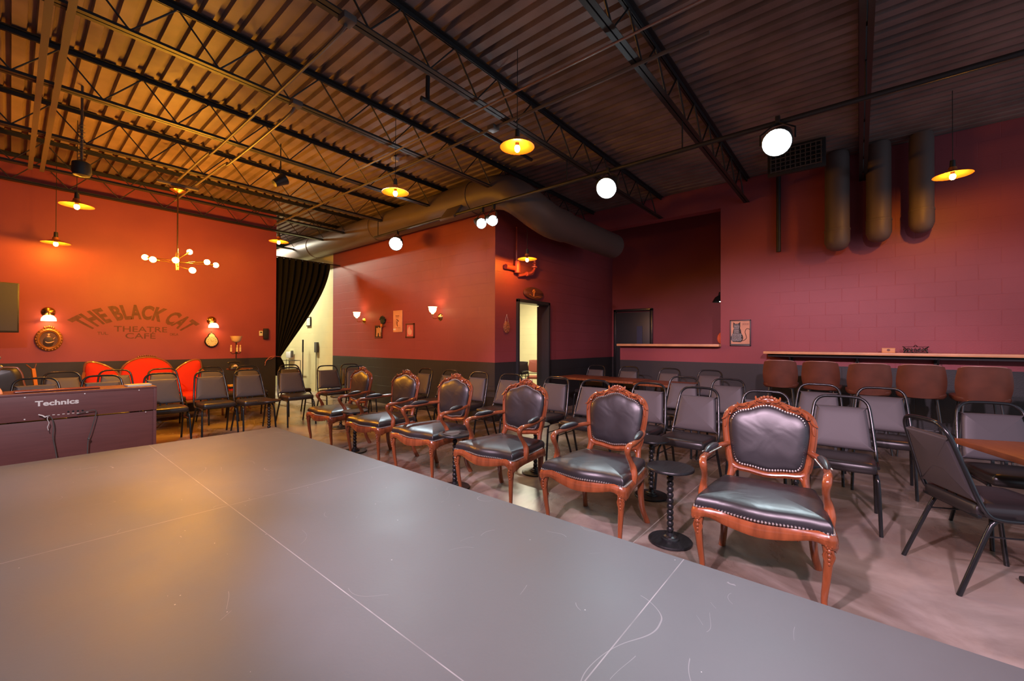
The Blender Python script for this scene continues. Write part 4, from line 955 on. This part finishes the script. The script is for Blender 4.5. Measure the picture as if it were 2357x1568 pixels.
def wall_sconce_down(x, z, label, k=1.0):
    t = thing('wall_sconce', label, 'wall lamp', (x, YB, z))
    MB().lathe([(0, -0.04), (0.03, -0.035), (0.075, -0.015), (0.085, 0)], (0, 0, 0), 20, 'Y').build('backplate', MT['brass'], t)
    MB().tube(catmull([(0, -0.03, 0), (0, -0.09, 0.01), (0, -0.13, -0.01), (0, -0.13, -0.05)], 4), 0.008, 8).build('arm', MT['brass'], t)
    g = [(0.028, -0.05), (0.055, -0.06), (0.082, -0.10), (0.088, -0.145), (0.084, -0.145), (0.076, -0.10), (0.05, -0.066), (0.02, -0.056)]
    MB().lathe(g, (0, -0.13, 0), 20).build('glass_shade', MT['glassglow'], t); MB().ball((0, -0.13, -0.11), 0.024, 8, 6).build('bulb', MT['sbulb'], t)
MT['sbulb'] = mat('sconce_bulb', (1, 0.7, 0.4), 0.4, emit=(1.0, 0.50, 0.14), es=170)
wall_sconce_down(0.39, 1.85, 'brass wall sconce with downward glass shade above the round portrait')
wall_sconce_down(2.62, 1.81, 'brass wall sconce with downward glass shade above the clock')
t = thing('round_portrait', 'round gilt-framed painting of a seated figure in dark robes', 'painting', (0.40, YB-0.005, 1.41)); t.scale = (0.80, 1, 1)
MB().lathe([(0, -0.01), (0.135, -0.012), (0.135, 0)], (0, 0, 0), 36, 'Y').build('canvas', MT['portrait'], t)
MB().lathe([(0.125, 0), (0.125, -0.02), (0.13, -0.026), (0.137, -0.02), (0.15, -0.035), (0.175, -0.03), (0.195, -0.01), (0.195, 0)], (0, 0, 0), 36, 'Y').build('frame', MT['gilt'], t)
mb = MB()
for k in range(24):
    a = 2*PI*k/24; mb.ball((0.178*math.cos(a), -0.03, 0.178*math.sin(a)), 0.011, 6, 4)
for k in range(5): mb.ball(((k-2)*0.03, -0.03, 0.205-abs(k-2)*0.008), 0.02, 6, 4)
mb.build('frame_carving', MT['gilt'], t)
mb = MB(); mb.pad([(0.1*math.cos(a*PI/8)*0.75-0.01, -0.0125, -0.045+0.09*math.sin(a*PI/8)) for a in range(16)], [(1, 0), (0.9, 0.003), (0, 0.004)], None, (0, -1, 0)); mb.build('painted_robe', MT['robe'], t)
mb = MB(); mb.ball((-0.005, -0.014, 0.072), 0.021, 10, 6, (0.8, 0.25, 1)); mb.ball((-0.005, -0.015, 0.04), 0.02, 8, 5, (1.3, 0.2, 0.5)); mb.tube(catmull([(-0.05, -0.017, -0.04), (-0.02, -0.017, -0.055), (0.03, -0.017, -0.05), (0.07, -0.017, -0.03)], 3), [0.006, 0.010, 0.010, 0.005], 6, flat=0.5); mb.tube([(0.06, -0.016, 0.0), (0.085, -0.016, 0.035)], [0.010, 0.003], 6, flat=0.5); mb.build('painted_face_and_hands', MT['skin'], t)
t = thing('wall_clock', 'dark pear-shaped wall clock with pale face under the right sconce', 'clock', (2.615, YB-0.003, 1.41))
pear = catmull([(0, -0.01, -0.145), (0.075, -0.01, -0.115), (0.118, -0.01, -0.04), (0.10, -0.01, 0.04), (0.065, -0.01, 0.085), (0.05, -0.01, 0.125), (0, -0.01, 0.155), (-0.05, -0.01, 0.125), (-0.065, -0.01, 0.085), (-0.10, -0.01, 0.04), (-0.118, -0.01, -0.04), (-0.075, -0.01, -0.115)], 4, True)
MB().pad(pear, [(1.0, -0.005), (1.0, 0.02), (0.92, 0.03), (0, 0.03)], (0, -0.01, 0), (0, -1, 0)).build('case', MT['blackplastic'], t)
MB().pad(pear, [(0.86, 0.028), (0.84, 0.034), (0, 0.035)], (0, -0.01, 0), (0, -1, 0)).build('dial', MT['ivory'], t)
mb = MB()
for k in range(12):
    a = 2*PI*k/12; mb.box((0.068*math.sin(a)*1.05, -0.047, -0.03+0.085*math.cos(a)*(1.0)), (0.007, 0.002, 0.02), rot=Matrix.Rotation(-a, 3, 'Y').inverted() if False else Matrix.Rotation(a, 3, 'Y'))
mb.build('hour_marks', MT['ink'], t); mb = MB(); mb.box((0.018, -0.048, -0.02), (0.045, 0.002, 0.004), rot=Matrix.Rotation(-0.5, 3, 'Y')); mb.box((-0.012, -0.048, -0.005), (0.004, 0.002, 0.05), rot=Matrix.Rotation(-0.4, 3, 'Y')); mb.build('clock_hands', MT['ink'], t)
MB().ball((0, -0.02, 0.165), 0.013, 8, 5).build('finial', MT['blackplastic'], t)
t = thing('wall_speaker', 'small black speaker on the sign wall near the curtain', 'speaker', (3.625, YB-0.03, 1.56)); MB().box((0, 0, 0), (0.10, 0.06, 0.24), 0.012).build('cabinet', MT['blackplastic'], t); MB().box((0, -0.031, 0), (0.08, 0.004, 0.21), 0.002).build('grille', MT['steel'], t)
t = thing('thermostat', 'small white thermostat left of the black wall speaker', 'thermostat', (3.53, YB-0.012, 1.57)); MB().box((0, 0, 0), (0.07, 0.024, 0.11), 0.006).build('housing', MT['white'], t); MB().box((0, -0.013, 0.02), (0.04, 0.002, 0.03)).build('display', MT['tv'], t)
t = thing('television', 'dark flat television cut by the left edge of the picture', 'television', (-0.42, 9.35, 1.86), math.radians(8)); MB().box((0, 0, 0), (1.0, 0.05, 0.72), 0.01).build('housing', MT['blackplastic'], t); MB().box((0, -0.027, 0.005), (0.965, 0.004, 0.68), 0.002).build('screen', MT['tv'], t)
MB().tube([(0, 0.03, 0), (0.08, 0.72, 0)], 0.025, 8).build('wall_arm', MT['steel'], t)

# lamp table group
t = thing('lamp_table', 'small round dark table at the wall, carrying the lamp and old telephone', 'table', (2.93, 9.5, 0)); MB().lathe([(0, 0.83), (0.22, 0.83), (0.225, 0.84), (0.22, 0.85), (0, 0.85)], (0, 0, 0), 28).build('table_top', MT['sofawood'], t)
MB().lathe([(0.03, 0.1), (0.045, 0.2), (0.025, 0.35), (0.04, 0.5), (0.02, 0.65), (0.04, 0.83)], (0, 0, 0), 14).build('column', MT['sofawood'], t)
for k in range(3):
    a = k*2*PI/3; MB().tube(catmull([(0.02*math.cos(a), 0.02*math.sin(a), 0.16), (0.12*math.cos(a), 0.12*math.sin(a), 0.12), (0.2*math.cos(a), 0.2*math.sin(a), 0.02)], 3), 0.016, 8).build('leg', MT['sofawood'], t)
t = thing('candelabra_lamp', 'dark table lamp with flared glass shade over three candle sleeves', 'lamp', (2.88, 9.55, 0.85))
MB().lathe([(0.0, 0), (0.09, 0), (0.085, 0.015), (0.03, 0.03), (0.012, 0.06), (0.009, 0.28), (0.02, 0.31), (0.009, 0.35), (0.009, 0.50), (0.02, 0.52)], (0, 0, 0), 14).build('stem', MT['blackplastic'], t)
MB().lathe([(0.03, 0.515), (0.075, 0.55), (0.105, 0.645), (0.10, 0.645), (0.07, 0.56), (0.0, 0.525)], (0, 0, 0), 20).build('glass_shade', MT['lampglass'], t)
for k in range(3):
    a = k*2*PI/3+0.4; c, s_ = math.cos(a), math.sin(a)
    ar_ = MB().tube(catmull([(0, 0, 0.32), (0.05*c, 0.05*s_, 0.29), (0.09*c, 0.09*s_, 0.31), (0.09*c, 0.09*s_, 0.335)], 3), 0.006, 6).build('candle_arm', MT['blackplastic'], t)
    MB().tube([(0.09*c, 0.09*s_, 0.335), (0.09*c, 0.09*s_, 0.42)], 0.016, 10).build('candle_sleeve', MT['candle'], ar_)
    MB().ball((0.09*c, 0.09*s_, 0.445), 0.013, 8, 5, (1, 1, 2)).build('bulb', MT['lampglass'], ar_)
t = thing('rotary_telephone', 'black old telephone with pale round dial on the lamp table', 'telephone', (2.79, 9.36, 0.85))
MB().pad(catmull([(-0.08, -0.07, 0), (0.08, -0.07, 0), (0.07, 0.07, 0), (-0.07, 0.07, 0)], 4, True), [(1, 0), (0.98, 0.03), (0.7, 0.08), (0.5, 0.10), (0, 0.105)]).build('body', MT['blackplastic'], t)
MB().lathe([(0.012, 0), (0.034, 0), (0.036, -0.008), (0.012, -0.010)], (0, -0.065, 0.055), 18, 'Y').build('dial', MT['ivory'], t)
MB().tube(catmull([(-0.10, 0, 0.11), (-0.07, 0, 0.135), (0.07, 0, 0.135), (0.10, 0, 0.11)], 4), [0.024, 0.014, 0.012, 0.014, 0.024], 8).build('handset', MT['blackplastic'], t)
for i, (z, m) in enumerate([(0.0, 'sofawood')]): pass
t = thing('low_stand', 'low wooden stand holding a stack of books in front of the lamp table', 'table', (2.70, 9.05, 0)); MB().box((0, 0, 0.46), (0.36, 0.30, 0.03), 0.005).build('table_top', MT['sofawood'], t)
for sx_ in (-1, 1):
    for sy in (-1, 1): MB().box((sx_*0.15, sy*0.12, 0.225), (0.03, 0.03, 0.45), 0.004).build('leg', MT['sofawood'], t)
for i, (dz, m, l) in enumerate([(0, 'extred', 'red book at the bottom of the stack by the lamp table'), (0.034, 'blackplastic', 'black book in the middle of the stack by the lamp table'), (0.068, 'bluebox', 'yellow book on top of the stack by the lamp table')]):
    t = thing('book', l, 'book', (2.70, 9.05, 0.475+dz), 0.1*i, 'books stacked by the lamp table'); MB().box((0, 0, 0.0165), (0.22, 0.15, 0.032), 0.003).build('cover', MT[m], t); MB().box((0.004, 0, 0.0165), (0.22, 0.142, 0.024)).build('pages', MT['paper'], t)

# objects behind the piano, far left
t = thing('upholstered_screen', 'tall dark round-cornered chair back at the far left behind the piano', 'chair', (-0.30, 9.1, 0))
ol = catmull([(-0.40, 0, 0.50), (0.40, 0, 0.50), (0.42, 0.01, 0.8), (0.38, 0.02, 0.97), (0.28, 0.03, 1.01), (-0.28, 0.03, 1.01), (-0.38, 0.02, 0.97), (-0.42, 0.01, 0.8)], 4, True)
MB().pad(ol, [(0.97, -0.03), (1, 0), (0.97, 0.03), (0.8, 0.04), (0, 0.045)], None, (0, -1, 0)).build('backrest', MT['seatv'], t, ang=75)
MB().tube([q*1.0 for q in ol], 0.012, 6, True).build('piping', MT['sofawood'], t)
MB().box((0, -0.28, 0.42), (0.8, 0.6, 0.16), 0.04).build('seat', MT['seatv'], t)
for sx_ in (-1, 1):
    for y in (-0.5, -0.02): MB().tube([(sx_*0.34, y, 0), (sx_*0.33, y, 0.36)], 0.02, 8).build('leg', MT['sofawood'], t)
t.name = 'lounge_chair'
t = thing('wooden_music_stand', 'orange wooden post with forked carved top behind the piano', 'stand', (0.26, 9.25, 0), 0.3)
MB().tube([(0, 0, 0.03), (0, 0, 0.52), (-0.05, 0, 0.98)], [0.028, 0.028, 0.026], 4).build('post', MT['postwood'], t, smooth=False)
MB().tube(catmull([(-0.12, 0, 1.04), (-0.085, 0, 1.0), (-0.05, 0, 0.96), (-0.03, 0, 1.0), (-0.02, 0, 1.05)], 3), 0.009, 6).build('forked_top', MT['sofawood'], t)
for k in range(3):
    a = k*2*PI/3; MB().tube([(0, 0, 0.12), (0.2*math.cos(a), 0.2*math.sin(a), 0.012)], 0.012, 6).build('foot', MT['postwood'], t)

# ------------------------------------------------------------ curtain
t = thing('curtain_rod', 'thin black curtain rod across the store opening', 'rod'); MB().tube([(3.84, 10.24, 3.34), (5.40, 10.24, 3.34)], 0.014, 8).build('rod', MT['frame'], t)
def cur(u, v):
    z = 3.33-2.30*v; k = v**1.35
    wdt = (1.26*(1-k)+0.10*k*1.0); x0 = 3.87+0.0*v
    sag = 0.16*math.sin(PI*min(1, v))*u*(1-v)*1.0
    x = x0+wdt*u+sag*0.6
    y = 10.24+0.055*math.sin(u*2*PI*9+v*1.5)*(1-0.65*k)+0.015*math.sin(u*41)
    return (x, y, z)
def tail(u, v):
    z = 1.03-0.42*v; wd = 0.10+0.10*math.sin(min(1, v*1.6)*PI/2)
    return (3.87+wd*u, 10.24+0.035*math.sin(u*2*PI*5+v)+0.0, z)
t = thing('curtain', 'black curtain pulled aside and tied at the left of the store opening', 'curtain')
MB().grid(cur, 144, 40, 0.006).build('drape', MT['curtain'], t, ang=80)
MB().grid(tail, 60, 10, 0.006).build('gathered_tail', MT['curtain'], t, ang=80)
mb = MB()
for k in range(10): mb.lathe([(0.016, -0.003), (0.022, 0), (0.016, 0.003)], (3.95+k*0.125, 10.24, 3.34), 12, 'X')
mb.build('rod_rings', MT['frame'], t)
mb = MB(); mb.tube(catmull([(3.98, 10.20, 1.04), (3.88, 10.17, 1.05), (3.80, 10.12, 1.06), (3.70, 10.10, 1.04), (3.64, 10.10, 0.98), (3.60, 10.10, 0.92)], 4), 0.006, 6); mb.tube(catmull([(3.97, 10.28, 1.03), (3.92, 10.30, 1.04), (3.99, 10.25, 1.03)], 4), 0.006, 6)
mb.tube(catmull([(3.80, 10.12, 1.05), (3.72, 10.11, 1.0), (3.64, 10.10, 0.99), (3.62, 10.10, 0.95), (3.60, 10.1, 0.86)], 4), 0.005, 6)
mb.build('tie_cord', MT['rope'], t)
# store items
t = thing('push_broom_pole', 'thin black pole leaning upright at the cream wall', 'pole', (5.25, 12.0, 0)); mb = MB(); mb.tube([(0, 0, 0.02), (0, 0, 1.45)], 0.013, 8); mb.build('pole', MT['blackplastic'], t); MB().tube([(0, 0, 1.1), (0, 0, 1.45)], 0.022, 8).build('grip', MT['blackplastic'], t)
MB().box((0, 0, 0.02), (0.1, 0.35, 0.04), 0.01).build('foot', MT['blackplastic'], t)
t.name = 'floor_stand'
t = thing('wall_panel', 'small grey control box on the cream wall right of the black pole', 'box', (5.37, 11.45, 1.24)); MB().box((0, 0, 0), (0.06, 0.14, 0.28), 0.006).build('housing', MT['cable'], t); MB().tube([(-0.005, 0, -0.13), (-0.005, 0, -1.2)], 0.01, 6).build('cable_run', MT['cable'], t)
t = thing('small_picture', 'small black framed picture on the cream wall by the curtain edge', 'picture', (5.385, 11.95, 1.96)); MB().box((0, 0, 0), (0.03, 0.26, 0.26), 0.004).build('frame', MT['blackplastic'], t); MB().box((-0.014, 0, 0), (0.006, 0.21, 0.21)).build('print', MT['paper'], t)
t = thing('valve_box', 'pale box on the cream wall just right of the tied curtain', 'box', (5.35, 13.1, 1.0)); MB().box((0, 0, 0), (0.1, 0.3, 0.18), 0.006).build('housing', MT['white'], t); MB().box((-0.02, -0.2, 0.03), (0.06, 0.06, 0.2), 0.004).build('side_unit', MT['cable'], t)
t = thing('hand_cart', 'dark wire cart with red panel at the cream wall behind the pole', 'cart', (5.1, 12.6, 0))
mb = MB()
for dx in (-0.15, 0.15):
    mb.tube([(dx, -0.45, 0.86), (dx, 0.5, 0.86)], 0.008, 6); mb.tube([(dx, -0.45, 0.04), (dx, -0.45, 0.86)], 0.008, 6); mb.tube([(dx, 0.5, 0.04), (dx, 0.5, 0.86)], 0.008, 6)
mb.tube([(-0.15, -0.45, 0.86), (0.15, -0.45, 0.86)], 0.008, 6); mb.build('wire_frame', MT['steel'], t)
MB().box((0, -0.05, 0.53), (0.3, 0.7, 0.07), 0.01).build('red_panel', MT['extred'], t)
MB().tube([(-0.16, -0.1+0.11*math.cos(a*PI/8), 0.30+0.11*math.sin(a*PI/8)) for a in range(16)], 0.010, 6, True).build('wheel_ring', MT['steel'], t)

# ------------------------------------------------------------ sconce wall fittings
def sconce_up(y, z, label):
    t = thing('wall_sconce', label, 'wall lamp', (XA, y, z))
    MB().lathe([(0, -0.05), (0.02, -0.045), (0.06, -0.02), (0.078, 0)], (0, 0, 0), 20, 'X').build('backplate', MT['brass'], t)
    MB().tube(catmull([(-0.03, 0, 0), (-0.10, 0.0, -0.03), (-0.17, 0, -0.03), (-0.19, 0, 0.01), (-0.19, 0, 0.05)], 4), 0.008, 8).build('arm', MT['brass'], t)
    MB().lathe([(0.02, 0.05), (0.028, 0.07), (0.055, 0.09), (0.072, 0.13), (0.074, 0.17), (0.086, 0.19), (0.082, 0.19), (0.068, 0.165), (0.066, 0.13), (0.05, 0.10), (0.01, 0.08)], (-0.19, 0, 0), 20).build('glass_shade', MT['glassglow'], t)
    MB().ball((-0.19, 0, 0.14), 0.024, 8, 6).build('bulb', MT['sbulb2'], t)
MT['sbulb2'] = mat('tulip_bulb', (1, 0.8, 0.5), 0.4, emit=(1.0, 0.58, 0.22), es=140)
sconce_up(9.09, 1.90, 'brass wall sconce with upward tulip glass, left of the small pictures')
sconce_up(6.33, 1.88, 'brass wall sconce with upward tulip glass, nearest the block wall corner')
t = thing('framed_picture', 'small brown framed print of pale figures, left of the tall poster', 'picture', (XA-0.012, 8.46, 1.625))
def yframe(t, w, h, m, fw=0.025, d=0.02):
    mb = MB()
    for s in (-1, 1): mb.box((0, s*(w/2-fw/2), 0), (d, fw, h), 0.003); mb.box((0, 0, s*(h/2-fw/2)), (d, w, fw), 0.003)
    return mb.build('frame', MT[m], t)
yframe(t, 0.28, 0.30, 'frame_brown'); MB().box((0.002, 0, 0), (0.008, 0.24, 0.26)).build('print_ground', MT['robe'], t)
mb = MB(); mb.prism([(-0.09, -0.11), (-0.03, -0.11), (-0.02, -0.03), (0.02, -0.03), (0.03, -0.11), (0.09, -0.11), (0.08, 0.02), (0.09, 0.09), (0.03, 0.08), (0.0, 0.11), (-0.04, 0.09), (-0.09, 0.08)], -0.005, -0.002, 'YZ'); mb.build('print_figures', MT['skin'], t, smooth=False)
t = thing('tall_poster', 'tall narrow orange poster with a dark emblem between the two small frames', 'poster', (XA-0.011, 7.71, 1.84)); MB().box((0, 0, 0), (0.02, 0.33, 0.47), 0.003).build('board', MT['poster'], t)
mb = MB(); rnd = random.Random(5)
for k in range(9): mb.ball((-0.011, rnd.uniform(-0.03, 0.03), -0.10+k*0.017), 0.022, 6, 4, (0.12, 0.8, 0.7))
mb.build('emblem', MT['frame_brown'], t); mb = MB(); mb.box((-0.011, 0.01, 0.12), (0.003, 0.13, 0.012)); mb.box((-0.011, 0.01, 0.095), (0.003, 0.10, 0.008)); mb.box((-0.011, -0.01, -0.14), (0.003, 0.16, 0.006)); mb.build('print_lines', MT['tabletop'], t, smooth=False); MB().box((-0.0115, 0.11, -0.175), (0.004, 0.09, 0.035)).build('pale_label', MT['white'], t)
t = thing('framed_picture', 'small brown framed pink and red print, right of the tall poster', 'picture', (XA-0.012, 7.28, 1.63))
yframe(t, 0.29, 0.31, 'frame_brown', 0.035); MB().box((0.002, 0, 0), (0.008, 0.22, 0.24)).build('print_ground', MT['pink'], t)
mb = MB(); mb.prism(catmull([(0.05, -0.08, 0), (-0.05, -0.08, 0), (-0.07, 0.0, 0), (-0.02, 0.03, 0), (0.0, 0.09, 0), (0.05, 0.06, 0), (0.08, 0.0, 0)], 3, True) and [(p.x, p.y) for p in catmull([(0.05, -0.08, 0), (-0.05, -0.08, 0), (-0.07, 0.0, 0), (-0.02, 0.03, 0), (0.0, 0.09, 0), (0.05, 0.06, 0), (0.08, 0.0, 0)], 3, True)], -0.006, -0.002, 'YZ'); mb.build('print_shape', MT['cone'], t, smooth=False)
t = thing('feathered_mask', 'dark green plumed wall ornament with an orange beaked face', 'ornament', (XA-0.03, 8.26, 1.86))
mb = MB(); mb.ball((0, 0, 0.0), 0.075, 12, 8, (0.5, 1.2, 0.9))
for k in range(7): a = PI*(0.15+0.12*k); mb.tube(catmull([(0, 0.05*math.cos(a), 0.04*math.sin(a)), (-0.02, 0.10*math.cos(a), 0.085*math.sin(a)), (-0.01, 0.13*math.cos(a), 0.13*math.sin(a))], 3), [0.012, 0.016, 0.003], 6)
mb.build('plumes', MT['mask'], t); MB().ball((-0.02, 0.02, -0.10), 0.04, 10, 6, (0.7, 0.9, 1)).build('face', MT['postwood'], t)
MB().tube(catmull([(-0.02, 0.04, -0.13), (-0.025, 0.035, -0.2), (-0.02, 0.04, -0.26)], 3), [0.010, 0.008, 0.003], 6).build('hanging_tassel', MT['silver'], t); MB().tube(catmull([(-0.02, -0.02, -0.1), (-0.03, -0.08, -0.115), (-0.02, -0.14, -0.11)], 3), [0.014, 0.012, 0.005], 6).build('beak', MT['frame_brown'], t)

# ------------------------------------------------------------ doorway wall fittings
t = thing('hanging_plaque', 'oval patterned plaque hung on a cord left of the lit doorway', 'plaque', (5.70, YS-0.012, 1.66))
MB().lathe([(0, -0.012), (0.06, -0.012), (0.085, -0.004), (0.085, 0.006)], (0, 0, 0), 28, 'Y', Matrix.Diagonal((1, 1, 1.25, 1))).build('plaque_disc', MT['plaque'], t)
MB().tube([(-0.05, -0.003, 0.085), (0, -0.003, 0.235), (0.05, -0.003, 0.085)], 0.003, 5).build('cord', MT['paper'], t)
t = thing('carved_door_sign', 'dark oval carved sign with an orange motif above the lit doorway', 'sign', (6.50, YS-0.02, 2.34))
MB().lathe([(0, -0.015), (0.30, -0.015), (0.32, 0), (0.32, 0.01)], (0, 0, 0), 32, 'Y', Matrix.Diagonal((1, 1, 0.38, 1))).build('board', MT['frame_brown'], t)
mb = MB()
for k in range(6): a = k*PI/3; mb.ball((-0.02+0.03*math.cos(a), -0.02, 0.03+0.03*math.sin(a)), 0.022, 6, 4, (1, 0.4, 1))
mb.tube([(-0.02, -0.02, 0.03), (-0.02, -0.02, -0.06)], 0.012, 6); mb.tube(catmull([(-0.15, -0.02, -0.03), (-0.02, -0.02, -0.075), (0.10, -0.02, -0.06), (0.2, -0.02, -0.06)], 3), 0.008, 6); mb.build('motif', MT['postwood'], t)
t = thing('gas_pipe', 'red painted vertical pipe ending in an elbow box left of the doorway lamp', 'pipe', (0, 0, 0)); MB().tube([(5.92, YS-0.06, 3.5), (5.92, YS-0.06, 2.85)], 0.016, 8).build('pipe_run', MT['redpipe'], t)
MB().tube([(5.62, YS-0.05, 2.74), (5.93, YS-0.05, 2.74)], 0.045, 12).build('cross_pipe', MT['redpipe'], t); MB().tube([(5.93, YS-0.07, 2.66), (5.93, YS-0.07, 2.88)], 0.055, 12).build('elbow_box', MT['redpipe'], t)
t = thing('gas_valve', 'red painted valve pipe curving up under the doorway pendant lamp', 'pipe'); MB().tube(catmull([(6.0, YS-0.04, 2.62), (6.18, YS-0.1, 2.67), (6.30, YS-0.14, 2.72), (6.36, YS-0.14, 2.80), (6.36, YS-0.14, 2.95)], 4), 0.026, 10).build('pipe_run', MT['redpipe'], t)
mb = MB(); mb.lathe([(0.028, 2.80), (0.06, 2.81), (0.06, 2.83), (0.028, 2.84)], (6.36, YS-0.14, 0), 8); mb.lathe([(0.028, 2.88), (0.05, 2.89), (0.028, 2.90)], (6.36, YS-0.14, 0), 8); mb.build('valve_flange', MT['redpipe'], t); MB().lathe([(0.026, -0.02), (0.045, -0.015), (0.045, 0.015), (0.026, 0.02)], (6.18, YS-0.1, 2.67), 8, 'X').build('coupling', MT['redpipe'], t)

# chairs in the room behind the doorway
def wait_chair(x, y, rz, label, m):
    t = thing('waiting_chair', label, 'chair', (x, y, 0), rz, 'chairs in the room behind the doorway')
    MB().pad(catmull([(-0.23, 0.23, 0.60), (0.23, 0.23, 0.60), (0.235, 0.25, 0.86), (0.2, 0.26, 0.91), (-0.2, 0.26, 0.91), (-0.235, 0.25, 0.86)], 4, True), [(0.97, -0.02), (1, 0), (0.95, 0.025), (0, 0.035)], None, (0, -1, 0)).build('backrest', MT[m], t)
    MB().box((0, 0, 0.46), (0.48, 0.46, 0.07), 0.02).build('seat', MT[m], t)
    for s in (-1, 1):
        MB().tube(catmull([(s*0.27, 0.22, 0.0), (s*0.27, 0.22, 0.4), (s*0.27, 0.20, 0.66), (s*0.27, -0.18, 0.66), (s*0.27, -0.2, 0.6), (s*0.27, -0.21, 0.0)], 3), 0.011, 8).build('arm_frame', MT['frame'], t)
        MB().box((s*0.27, 0, 0.68), (0.05, 0.32, 0.025), 0.008).build('armrest', MT['blackplastic'], t)
    MB().box((0, 0.2, 0.55), (0.54, 0.02, 0.02)).build('cross_bar', MT['frame'], t)
wait_chair(9.05, 6.66, math.radians(-60), 'brown armchair with black arms visible through the lit doorway', 'brownseat')
wait_chair(8.0, 6.55, math.radians(-75), 'black framed chair at the left jamb of the lit doorway', 'seatv')

# cat poster on the pier
t = thing('cat_poster', 'framed tan poster of a sitting black cat made of words, on the pier', 'poster', (XR-0.012, 1.60, 1.565))
W_, H_ = 0.33, 0.46
yframe(t, W_, H_, 'posterframe', 0.018, 0.024); MB().box((0, 0, -H_/2+0.022), (0.022, W_-0.02, 0.036)).build('lower_bar', MT['cable'], t); MB().box((0.002, 0, 0.01), (0.010, W_-0.03, H_-0.05)).build('sheet', MT['poster'], t)
def pc(x, y): return (W_/2-x*W_, H_/2-y*H_)   # poster fractions, x to the right as the viewer sees it
cat = [(.17, .08), (.25, .145), (.40, .145), (.50, .075), (.50, .25), (.49, .31), (.53, .40), (.55, .50), (.62, .60), (.64, .70), (.60, .80), (.52, .85), (.15, .84), (.06, .76), (.05, .66), (.10, .56), (.15, .50), (.16, .40), (.19, .33), (.16, .25)]
mb = MB(); mb.prism([pc(*p) for p in cat], -0.006, -0.003, 'YZ'); mb.build('cat_shape', MT['ink'], t, smooth=False)
mb = MB(); mb.tube([(-0.005,)+pc(*p) for p in [(q.x, q.y) for q in catmull([(.55, .80, 0), (.68, .78, 0), (.79, .70, 0), (.77, .58, 0), (.73, .48, 0), (.76, .38, 0), (.84, .33, 0), (.95, .37, 0)], 4)]], 0.011, 6, flat=0.35, up=(1, 0, 0)); mb.build('cat_tail', MT['ink'], t)
mb = MB(); rnd = random.Random(9)
for r in range(17):
    yy = 0.18+r*0.038; half = 0.13 if yy < 0.5 else 0.24; cx = 0.33; x = cx-half
    while x < cx+half-0.03:
        ln = rnd.uniform(0.02, 0.06); a = pc(x, yy); b = pc(min(x+ln, cx+half), yy+0.02); mb.box((-0.0068, (a[0]+b[0])/2, (a[1]+b[1])/2), (0.001, abs(a[0]-b[0]), abs(a[1]-b[1])*0.75)); x += ln+0.015
mb.build('word_lines', MT['silver'], t, smooth=False)
mb = MB(); x = 0.60
for k in range(7):
    a = pc(x, .135); b = pc(x+.034, .20)
    mb.box((-0.004, a[0]-0.002, (a[1]+b[1])/2), (0.002, 0.0035, abs(a[1]-b[1]))); mb.box((-0.004, (a[0]+b[0])/2, a[1]), (0.002, 0.010, 0.003)); mb.box((-0.004, (a[0]+b[0])/2, b[1]*0.5+a[1]*0.5 if k % 2 else b[1]), (0.002, 0.010, 0.003)); x += 0.047
mb.build('title_letters', MT['frame_brown'], t, smooth=False)
